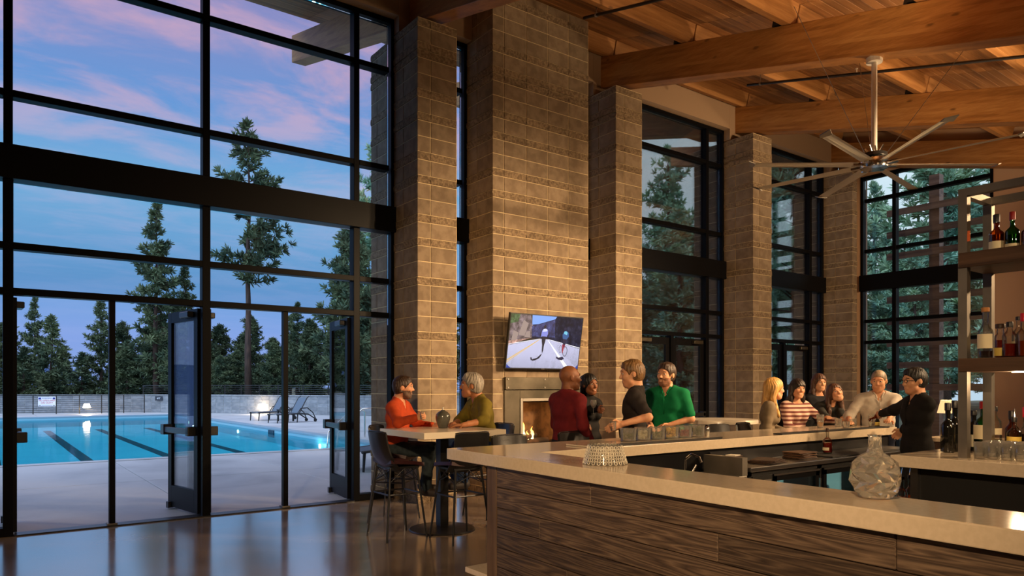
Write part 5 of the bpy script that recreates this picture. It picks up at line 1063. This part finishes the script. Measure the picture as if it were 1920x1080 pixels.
def person(label, xy, heading, top, wr, seat=None, lean=0., side=0., hyaw=0., hpitch=0., hroll=0., female=False, skin='fair', shirt=('tee', 'short'), trousers='dark', hair=('short', 'brown'), beard=None, smile=False, neck='crew', hands=('relax', 'relax'), pole=None, knees=None, collar=None, hb=1.0, wide=1.0, glasses=False, belly=0., hs=1.05):
    s = top/1.75 if seat is None else hb
    hd = R(heading); base = A3(xy[0], xy[1], 0); Rz = rot('Z', hd)
    loc = lambda w: ((w-base)@Rz)/s         # world -> person's own frame (x forward, y left)
    fs = .9 if female else 1.0
    pz = .95 if seat is None else (seat/s + .085)
    t = thing('person', label, 'person', tuple(base), hd, 'people in the bar'); t.scale = (s,)*3
    Rt = rot('Y', lean)@rot('X', side); pel = A3(0, 0, pz)
    up = lambda x, y, z: pel + Rt@A3(x, y, z-.95)
    sw = (.178 if not female else .155)*wide
    S = {1: up(-.01, sw, 1.402), -1: up(-.01, -sw, 1.402)}
    neckb = up(-.005, 0, 1.455); nt_ = up(.012, 0, 1.545); hc = up(.025, 0, 1.632) + A3(.01, 0, 0)*0
    hk = (.95 if female else 1)*hs
    Rh = rot('Z', R(hyaw))@rot('Y', R(hpitch))@rot('X', R(hroll)); H = lambda x, y, z: hc + Rh@A3(x, y, z)*hk
    fx = A3(1, 0, 0); C = lambda a, b, ra, rb=None, fl=None: ('c', np.array(a, float), np.array(b, float), ra, ra if rb is None else rb, fl)
    # limbs
    arm = {}
    for i, sd in enumerate((1, -1)):
        w = loc(wr[i]) if wr[i] is not None else S[sd] + A3(.06, sd*.06, -.54)
        pl = A3(-.55, sd*.55, -.65) if pole is None or pole[i] is None else np.array(pole[i], float)
        e, w = ik(S[sd], w, .285*(.95 if female else 1), .255*(.95 if female else 1), pl); arm[sd] = (e, w)
    leg = {}
    for i, sd in enumerate((1, -1)):
        hip = pel + A3(0, sd*.088, -.03)
        if seat is None: kn = A3(.03, sd*.10, .50); an = A3(0, sd*.105, .085)
        elif knees: kn = loc(A3(*knees[i][0])); an = loc(A3(*knees[i][1]))
        else: kn = pel + A3(.40, sd*.12, -.015); an = kn + A3(-.06, 0, -.38)
        leg[sd] = (hip, kn, an)
    def torso(g):
        L = [C(up(0, -.055*wide, .98), up(0, .055*wide, .98), (.128 if not female else .132)*fs+g, None, (Rt@fx, .86)), C(up(.005+belly*.3, -.045*wide, 1.12), up(.005+belly*.3, .045*wide, 1.12), (.118 if not female else .098)+belly+g, None, (Rt@fx, .82)),
             C(up(0, -.075*wide, 1.29), up(0, .075*wide, 1.29), (.13 if not female else .112)+g, None, (Rt@fx, .80)), C(up(-.005, -.08*wide, 1.375), up(-.005, .08*wide, 1.375), (.095 if not female else .085)+g, None, (Rt@fx, .85)),
             C(S[1]+A3(0, 0, -.005), neckb+A3(-.015, 0, .012), .056*fs+g, .056*fs+g), C(S[-1]+A3(0, 0, -.005), neckb+A3(-.015, 0, .012), .056*fs+g, .056*fs+g)]
        if female: L += [C(up(.075, .06, 1.27), up(.06, .06, 1.30), .052+g, .045+g), C(up(.075, -.06, 1.27), up(.06, -.06, 1.30), .052+g, .045+g)]
        return L
    def uarm(sd, g, to=1.0): e = arm[sd][0]; return [C(S[sd], S[sd]+(e-S[sd])*to, (.052+g)*fs, (.043+g)*fs)]
    def farm(sd, g, to=1.0): e, w = arm[sd]; return [C(e, e+(w-e)*to, (.042+g)*fs, (.042+(.029-.042)*to+g)*fs)]
    def legs(sd, g): h, k, a = leg[sd]; return [C(h, k, (.082+g)*fs, (.058+g)*fs), C(k, a, (.055+g)*fs, (.040+g)*fs)]
    def foot(sd, g): k, a = leg[sd][1:]; d = A3(1, .12*sd, 0); return [C(a+A3(-.02, 0, -.035), a+unit(d)*.15+A3(0, 0, -.048), .040+g, .034+g)]
    def hand(sd, kind):
        e, w = arm[sd]; d = unit(w-e); L = []
        up_ = A3(0, 0, 1.) if abs(d[2]) < .85 else A3(1, 0, 0)
        if kind == 'flat': d = unit(d*A3(1, 1, .15)); nrm = A3(0, 0, -1.)
        elif kind == 'grip': nrm = unit(np.cross(A3(0, 0, 1), d)*sd) if abs(d[2]) < .9 else A3(0, -sd, 0)
        else: nrm = unit(np.cross(A3(0, 0, 1), d)*sd*.8 + A3(0, 0, -.6)) if abs(d[2]) < .85 else A3(0, -sd, 0)
        nrm = unit(nrm - (nrm@d)*d); th = np.cross(d, nrm)*(1 if sd > 0 else -1)
        if kind == 'grip' and th[2] < 0: th = -th
        if kind == 'relax' and th[0]+th[2] < 0: th = -th
        cu = {'flat': (.15, .3), 'grip': (.75, 1.25), 'relax': (.35, .6)}[kind]
        L.append(C(w-d*.005, w+d*.075, .030*fs, .040*fs, (nrm, .5)))
        for k, (o, ln) in enumerate(((.030, .072), (.010, .080), (-.011, .074), (-.031, .058))):
            b = w + d*.086*fs + th*o*fs; d1 = d*math.cos(cu[0])+nrm*math.sin(cu[0]); d2 = d*math.cos(cu[0]+cu[1])+nrm*math.sin(cu[0]+cu[1]); m_ = b+d1*ln*.52*fs; L += [C(b-d*.012, m_, .0098*fs, .009*fs), C(m_, m_+d2*ln*.48*fs, .009*fs, .0078*fs)]
        b = w+d*.022+th*.026*fs; d1 = unit(d*.65+th*.6+nrm*.45); m_ = b+d1*.045*fs; L += [C(b, m_, .0125*fs, .0105*fs), C(m_, m_+unit(d*.8+nrm*.6+th*.05)*.034*fs, .0105*fs, .009*fs)]
        return L, w+d*.09+nrm*.035
    I3 = Rh; E = lambda c, r: ('e', H(*c), Rh, A3(*r)*hk)
    Ch = lambda a, b, ra, rb=None: C(a, b, ra*hs, None if rb is None else rb*hs)
    head = [(E((-.008, 0, .028), (.100, .078, .092)), .02), (E((.028, 0, -.030), (.066, .060, .086)), .03), (Ch(H(.066, 0, -.098), H(.058, 0, -.088), .024 if not female else .019), .03), (Ch(H(.03, .045, -.075), H(.055, .02, -.1), .022), .03), (Ch(H(.03, -.045, -.075), H(.055, -.02, -.1), .022), .03),
            (Ch(H(.088, .012, .024), H(.088, -.012, .024), .012), .02), (Ch(H(.072, .04, .022), H(.086, .02, .024), .013), .015), (Ch(H(.072, -.04, .022), H(.086, -.02, .024), .013), .015),
            (Ch(H(.064, .038, -.022), H(.07, .032, -.03), .022), .025), (Ch(H(.064, -.038, -.022), H(.07, -.032, -.03), .022), .025), (Ch(H(.090, 0, .012), H(.110, 0, -.030), .0085, .0125), .010), (Ch(H(.098, .011, -.034), H(.098, -.011, -.034), .0095), .008),
            (Ch(H(.086, .018, -.066), H(.086, -.018, -.066), .009), .012), (Ch(H(.086, .014, -.078), H(.086, -.014, -.078), .008), .008)]
    ears = [E((-.006, .080, -.006), (.020, .009, .031)), E((-.006, -.080, -.006), (.020, .009, .031))]
    hL, gL = hand(1, hands[0]); hR, gR = hand(-1, hands[1])
    lo = A3(9, 9, 9); hi = -lo; allp = [p for p, k in head]+torso(0)+legs(1, 0)+legs(-1, 0)+foot(1, 0)+foot(-1, 0)+uarm(1, 0)+uarm(-1, 0)+hL+hR
    for p in allp:
        q = p[1:3] if p[0] == 'c' else (p[1]-.1, p[1]+.1)
        for v in q: lo = np.minimum(lo, v-.16); hi = np.maximum(hi, v+.16)
    box = lambda c, r: (c-r, c+r)
    fld = Field(lo, hi, [box(hc, .145), box(arm[1][1]+(gL-arm[1][1])*.7, .10), box(arm[-1][1]+(gR-arm[-1][1])*.7, .10)], .0065, .019)
    for p in torso(-.008): fld.add(p, .05)
    for sd in (1, -1):
        for p in uarm(sd, -.004)+farm(sd, -.002)+legs(sd, -.006)+foot(sd, -.004): fld.add(p, .03)
    fld.add(C(neckb, nt_, .058*fs, .052*fs), .03); fld.add(C(up(-.03, 0, 1.50), H(-.04, 0, -.05), .048*fs, .05*fs), .03)
    for p, k in head: fld.add(p, k)
    for p in ears: fld.add(p, .008)
    for sy in (1, -1): fld.add(C(H(.099, sy*.033, .004), H(.095, sy*.036, .004), .0125), .01, cut=True)
    for p in hL+hR: fld.add(p, .008)
    me, fc = fld.mesh('body'); me.materials.append(MAT['skin_'+skin])
    if beard:
        me.materials.append(MAT[beard]); q = (fc-hc)@Rh; mk = (q[:, 2] < -.040) & (q[:, 0] > .0) & (q[:, 2] > -.135) & ~((np.abs(q[:, 1]) < .021) & (q[:, 2] > -.086) & (q[:, 2] < -.060)) & ~((q[:, 2] > -.052) & (np.abs(q[:, 1]) < .05) & (np.abs(q[:, 1]) > .018)) & (np.linalg.norm(q, axis=1) < .16)
        me.polygons.foreach_set('material_index', mk.astype(np.int32)); me.update()
    bo = link('body', me, None, t)
    # clothes
    def garment(nm, prims, mat, kk=.03, res=.013, cuts=(), planes=(), wr_=.0035, fine=()):
        l_ = A3(9, 9, 9); h_ = -l_
        for p in prims:
            a, b = Field.box(None, p, .05); l_ = np.minimum(l_, a); h_ = np.maximum(h_, b)
        f = Field(l_, h_, fine, res*.6, res)
        for p in prims: f.add(p, kk)
        if nm == 'hair' and wr_:
            X, Y, Z = np.meshgrid(*f.ax, indexing='ij', sparse=True); an_ = np.arctan2(Y-hc[1], X-hc[0]+.03); f.F += (wr_*(np.sin(23*an_+3*np.sin(11*Z)+2*np.sin(31*Z))+.6*np.sin(41*an_+17*Z))).astype(np.float32)
        elif wr_:
            X, Y, Z = np.meshgrid(*f.ax, indexing='ij', sparse=True); f.F += (wr_*np.sin(52*(Z+.35*Y*np.sin(7*X)) + 5*np.sin(8*X+3*Y))*np.sin(13*Y+9*X+2)).astype(np.float32)
        for p in cuts: f.add(p, 0, cut=True)
        for n_, c_ in planes: f.plane(n_, c_)
        mm, _ = f.mesh(nm); return link(nm, mm, MAT[mat], t)
    mt, sl = shirt; g = .014
    pr = torso(g); 
    for sd in (1, -1):
        if sl == 'long': pr += uarm(sd, g) + farm(sd, g*.9, .93)
        elif sl == 'short': pr += uarm(sd, g+.006, .80)
        elif sl == 'half': pr += uarm(sd, g+.004) + farm(sd, g, .2)
    if neck == 'turtle': pr.append(C(neckb, neckb+(nt_-neckb)*.8, .066*fs, .062*fs))
    cuts = [] if neck == 'turtle' else [C(neckb+Rt@A3(.015, 0, .035), neckb+Rt@A3(.02, 0, .16), .072*fs, .085)]
    if neck == 'v': cuts += [C(neckb+Rt@A3(.05, 0, .01), neckb+Rt@A3(.115, 0, -.09), .045, .008)]
    if neck == 'wide': cuts += [C(neckb+Rt@A3(.01, -.05, .05), neckb+Rt@A3(.01, .05, .05), .08)]
    hem = pz-.075 if seat is None else pz-.06
    sh = garment({'long': 'sweater', 'short': 'shirt', 'half': 'shirt'}[sl], pr, 'cloth_'+mt, .035, .0125, cuts, [(A3(0, 0, -1), -hem)])
    if collar:
        cp = [C(neckb+Rt@A3(.035, q*.045, .028), neckb+Rt@A3(.078, q*.028, -.035), .016, .012) for q in (1, -1)] + [C(neckb+Rt@A3(-.05, -.035, .03), neckb+Rt@A3(-.05, .035, .03), .016), C(neckb+Rt@A3(-.05, .035, .03), neckb+Rt@A3(.035, .055, .025), .015), C(neckb+Rt@A3(-.05, -.035, .03), neckb+Rt@A3(.035, -.055, .025), .015)]
        garment('collar', cp, 'cloth_'+collar, .012, .007, [C(neckb+A3(.02, 0, -.02), neckb+A3(.03, 0, .12), .046, .05)], wr_=0)
        MB().tube([tuple(neckb+Rt@A3(.105+.012*min(1, q), 0, -.03-.06*q)) for q in range(5)], .006, 6).build('placket', MAT['cloth_'+collar], t, smooth='all')
    tp = [C(pel+A3(0, -.06*wide, .01), pel+A3(0, .06*wide, .01), .128*fs+.012, None, (fx, .9))]
    for sd in (1, -1): tp += legs(sd, .016)
    garment('trousers', tp, 'cloth_'+trousers, .03, .016, (), [(A3(0, 0, 1), pz+.06)], .003)
    for sd in (1, -1): garment('shoe', foot(sd, .010)+[C(leg[sd][2]+A3(-.03, 0, -.02), leg[sd][2]+A3(0, 0, .0), .045, .043)], 'shoe', .02, .012, (), [(A3(0, 0, -1), -(leg[sd][2][2]-.085))], 0)
    # hair
    st_, hcol = hair
    if st_ != 'bald':
        th = {'buzz': .003, 'short': .009, 'messy': .015, 'long': .014, 'updo': .010, 'bob': .015, 'fringe': .014}[st_]
        hp = [('e', H(-.010, 0, .030), Rh, A3(.102+th, .080+th, .094+th)*hk), ('e', H(-.035, 0, -.01), Rh, A3(.070+th, .074+th, .075+th)*hk)]
        pl_ = []; cu = [('e', H(.096, 0, -.034), Rh, A3(.080, .10, .092)*hk)] if st_ in ('buzz', 'short', 'messy') else [('e', H(.094, 0, -.036), Rh, A3(.074, .066, .094)*hk)]
        longh = st_ in ('long', 'bob', 'updo', 'fringe')
        if not longh:
            cu += [('e', H(.006, q*.092, -.022), Rh, A3(.036, .034, .044)) for q in (1, -1)] + [('e', H(.06, q*.085, -.07), Rh, A3(.07, .05, .06)) for q in (1, -1)]; n_ = Rh@A3(.25, 0, -1); n_ = n_/np.linalg.norm(n_); pl_ = [(n_, n_@H(0, 0, -.062))]
            if st_ == 'short': hp.append(C(H(.060, .03, .094), H(.060, -.03, .094), .022))
            if st_ == 'messy': hp += [C(H(.06, .04, .095), H(.03, -.05, .11), .028), C(H(-.03, .05, .1), H(-.06, -.05, .08), .03)]
        elif st_ in ('long', 'fringe'):
            dz = .30 if st_ == 'long' else .16
            for q in (1, -1):
                a = H(-.015, q*.070, .02); b = hc + A3(-.02, q*.088, -.12); c = hc + A3(.045 if st_ == 'long' else -.01, q*.105, -.12-dz*.7); hp += [C(a, b, .042, .036), C(b, c, .036, .022)]
            hp += [C(H(-.075, 0, .0), hc+A3(-.10, 0, -.18), .07, .07, (A3(1, 0, 0), .7)), C(hc+A3(-.095, .04, -.15), hc+A3(-.12, .05, -.12-dz), .06, .035, (A3(1, 0, 0), .7)), C(hc+A3(-.095, -.04, -.15), hc+A3(-.12, -.05, -.12-dz), .06, .035, (A3(1, 0, 0), .7))]
            if st_ == 'fringe': hp.append(C(H(.078, .035, .048), H(.078, -.035, .048), .022))
            if st_ == 'fringe': cu = [('e', H(.092, 0, -.058), Rh, A3(.07, .058, .088)*hk)]
        elif st_ == 'updo': hp += [C(H(-.09, .0, .06), H(-.11, 0, .03), .05), C(H(-.05, .06, -.03), hc+A3(-.06, .07, -.20), .03, .018), C(H(-.05, -.06, -.03), hc+A3(-.06, -.07, -.20), .03, .018)]
        garment('hair', hp, 'hair_'+hcol, .02, .0085, cu, pl_, .003 if st_ != 'buzz' else .0)
    # face
    for q in (1, -1):
        eb = MB().ball((0, 0, 0), .0118*hk, 12, 8).build('eye', MAT['eye_white'], t, smooth='all'); eb.location = tuple(H(.0835, q*.0335, .004)); eb.rotation_euler = Matrix(Rh.tolist()).to_euler()
        MB().ball((.0088, 0, 0), (.0052, .0062, .0062), 10, 6).build('iris', MAT['iris'], eb, smooth='all')
        lid = MB().tube([tuple(H(.0925, q*.021, .012)), tuple(H(.0955, q*.033, .0165)), tuple(H(.087, q*.047, .011))], [.003, .0045, .0025], 6).build('eyelid', MAT['skin_'+skin], t, smooth='all')
        bm_ = hcol if st_ != 'bald' else 'dark'
        MB().tube([tuple(H(.0985, q*.013, .024)), tuple(H(.0985, q*.03, .0315)), tuple(H(.084, q*.052, .026))], [.003, .0042, .002], 6).build('eyebrow', MAT['hair_'+(bm_ if bm_ not in ('blonde', 'silver', 'grey') else 'chestnut')], t, smooth='all')
    lp = [tuple(H(.0855-.012*abs(v)**2*4/4, v*.026, -.071+(.009 if smile else .001)*v*v)) for v in (-1, -.5, 0, .5, 1)]
    MB().tube([V(p)+V(tuple(Rh@A3(.007, 0, .003))) for p in lp], [.002, .0045, .0045, .0045, .002], 6).build('upper_lip', MAT['lips'], t, smooth='all')
    MB().tube([V(p)+V(tuple(Rh@A3(.006, 0, -.009 if smile else -.004))) for p in lp], [.002, .0045, .0055, .0045, .002], 6).build('lower_lip', MAT['lips'], t, smooth='all')
    if smile: MB().tube([V(p)+V(tuple(Rh@A3(.0065, 0, -.003))) for p in lp], [.001, .0052, .006, .0052, .001], 6).build('teeth', MAT['teeth'], t, smooth='all')
    if glasses:
        gq = MB()
        for q in (1, -1): gq.tube([tuple(H(.108, q*.034+.024*math.cos(a)*1, .002+.016*math.sin(a))) for a in [2*math.pi*i/12 for i in range(13)]], .0022, 5, cap=False); gq.tube([tuple(H(.106, q*.058, .006)), tuple(H(.0, q*.086, .006))], .0022, 5)
        gq.tube([tuple(H(.109, .010, .006)), tuple(H(.109, -.010, .006))], .0022, 5); gq.build('spectacles', MAT['black_plastic'], t, smooth='all')
    wg = lambda q: base + Rz@(q*s)
    return t, wg(gL), wg(gR)
def held_glass(name, label, p, r0, r1, h, liquid=None, fill=.5): return drink(name, label, (p[0], p[1], p[2]-h*.45), r0, r1, h, liquid, fill, group='glasses in hands')
# ------------------------------------------------------------------ the twelve people
# man in orange, seated far side of the table
_, g1, g2 = person('man in an orange v-neck sweater seated at the high table, raising a glass', (3.80, 7.42), -50, 1.75, (at(812, 798, 8.15), at(782, 783, 7.72)), seat=.775, lean=.10, hyaw=16, hb=1.0, skin='fair', shirt=('orange', 'long'), trousers='jeans', hair=('short', 'brown'), beard='stubble_brown', smile=True, neck='v', hands=('relax', 'grip'), pole=(None, (-.3, -.5, -.8)), belly=.015,
   knees=(((4.16, 7.20, .83), (4.07, 7.24, .42)), ((4.02, 7.06, .83), (3.98, 7.02, .40))))
held_glass('small_glass', 'small clear glass in the hand of the man in orange', g2, .02, .026, .085)
# man in olive polo
person('grey-haired man in an olive polo shirt leaning on the high table', (4.84, 7.06), 168, 1.75, (at(868, 797, 7.95), at(852, 794, 8.25)), seat=.775, lean=.26, side=0, hyaw=-18, hpitch=-4, hs=1.1, hb=1.06, skin='tan', shirt=('olive', 'half'), trousers='blue_jeans', hair=('messy', 'grey'), collar='olive', neck='v', hands=('flat', 'flat'), pole=((.0, .7, -.5), (.0, -.7, -.5)), belly=.015)
# man in red
person('man in a dark red sweater standing with his back turned by the fireplace', (4.86, 5.62), 2, 1.755, (A3(5.14, 5.76, 1.12), A3(4.98, 5.40, .98)), hyaw=-22, hpitch=-4, skin='brown', shirt=('red', 'long'), trousers='dark', hair=('bald', 'dark'), beard=None, neck='crew', hands=('relax', 'relax'), belly=.02)
# woman in black
_, g1, g2 = person('smiling dark-haired woman in a black turtleneck holding a wine glass', (5.50, 6.02), -88, 1.685, (at(1128, 783, 7.15), at(1100, 783, 7.15)), hyaw=-4, hroll=6, female=True, skin='brown', shirt=('black', 'long'), trousers='black', hair=('updo', 'black'), smile=True, neck='turtle', hands=('grip', 'grip'))
t = thing('wine_glass', 'stemmed wine glass held by the woman in black', 'glass', tuple((g1+g2)/2 + A3(0, -.03, -.03)), group='glasses in hands'); MB().lathe([(.03,0),(.03,.003),(.004,.006),(.004,.06),(.02,.075),(.034,.11),(.03,.15),(.029,.15),(.032,.11),(.018,.078),(.002,.07)], 18).build('glass', MAT['glassware'], t, smooth=True)
# man in dark tee
_, g1, g2 = person('fair-haired man in a dark tee seen from behind, holding out a glass', (5.30, 5.10), 128, 1.80, (at(1166, 795, 6.85), at(1160, 800, 7.2)), hs=1.08, hyaw=14, hpitch=5, skin='fair', shirt=('tee', 'short'), trousers='dark', hair=('short', 'sandy'), neck='crew', hands=('grip', 'relax'), wide=1.08, belly=.01)
held_glass('small_glass', 'small tumbler in the hand of the man in the dark tee', g1, .026, .03, .09)
# man in green polo
person('bearded man in a bright green polo shirt smiling, forearm across his front', (6.42, 5.66), -158, 1.81, (at(1254, 797, 8.2), at(1222, 800, 8.25)), hs=1.08, hyaw=-12, hroll=-5, skin='fair', shirt=('green', 'short'), trousers='dark', hair=('short', 'brown'), beard='stubble_light', smile=True, collar='green', neck='v', hands=('relax', 'relax'), wide=1.03, belly=.01, pole=((-.3, .9, -.4), None))
# blonde woman
person('long-haired blonde woman in a taupe top seated at the bar in profile', (7.56, 5.13), -52, 1.6, (A3(7.86, 4.98, .98), A3(7.60, 4.92, .96)), seat=.775, hs=1.1, lean=.12, hyaw=14, female=True, hb=.98, skin='fair', shirt=('taupe', 'long'), trousers='blue_jeans', hair=('long', 'blonde'), smile=True, neck='wide', hands=('flat', 'flat'))
# woman in stripes
person('woman with a dark fringe in a striped pink sweater seated at the bar', (8.28, 5.19), -108, 1.6, (A3(8.50, 4.74, 1.12), A3(8.12, 4.93, .98)), seat=.775, lean=.05, hyaw=-10, hroll=-4, female=True, hb=.97, skin='fair', shirt=('stripes', 'long'), trousers='dark', hair=('fringe', 'dark'), smile=True, neck='wide', hands=('flat', 'flat'))
# woman standing behind
person('chestnut-haired woman standing behind the others at the end of the bar', (9.56, 5.62), -112, 1.715, (None, None), hyaw=-10, female=True, skin='fair', shirt=('dark', 'long'), trousers='dark', hair=('long', 'chestnut'), neck='wide')
# leaning woman
person('smiling long-haired woman in charcoal leaning on the end of the bar', (8.92, 5.22), -118, 1.6, (A3(8.50, 4.66, 1.13), A3(8.26, 4.70, 1.13)), seat=.765, lean=.34, side=-.10, hyaw=-10, hpitch=-16, hroll=14, female=True, hb=.97, skin='fair', shirt=('charcoal', 'long'), trousers='dark', hair=('long', 'chestnut'), smile=True, neck='crew', hands=('flat', 'flat'))
# man in white shirt
_, g1, g2 = person('grey-haired man in a pale button shirt at the end of the bar', (8.86, 4.42), -146, 1.735, (A3(8.46, 4.10, 1.14), A3(8.38, 4.52, 1.12)), hyaw=-16, hpitch=8, lean=.06, skin='fair', shirt=('white', 'half'), trousers='navy', hair=('buzz', 'silver'), collar='white', neck='v', hands=('flat', 'flat'), wide=1.06, belly=.01)
# bartender
_, g1, g2 = person('bartender in black with glasses, reaching over the counter to pour', (7.38, 3.30), 140, 1.72, (at(1684, 816, 7.4), at(1650, 777, 7.75)), hyaw=8, hpitch=4, skin='fair', shirt=('black', 'long'), trousers='black', hair=('short', 'black'), collar='black', neck='v', hands=('relax', 'grip'), glasses=True, pole=(None, (.2, -.3, -.9)))
t = thing('poured_bottle', 'amber whisky bottle tipped in the bartender\'s hand', 'bottle', tuple(g2)); t.rotation_euler = (0, R(-112), R(150-180))
q = MB(); q.lathe([(.02,-.12),(.036,-.115),(.036,.03),(.028,.05),(.013,.07),(.012,.13),(.015,.13),(.015,.14)], 18).build('glass', MAT['glass_amber'], t, smooth=True); MB().lathe([(.02,-.11),(.032,-.105),(.032,.02),(.004,.03)], 14).build('liquid', MAT['liquor_gold'], t, smooth=True); MB().lathe([(.0368,-.09),(.0368,0)], 18).build('label', MAT['label_cream'], t, smooth=True)
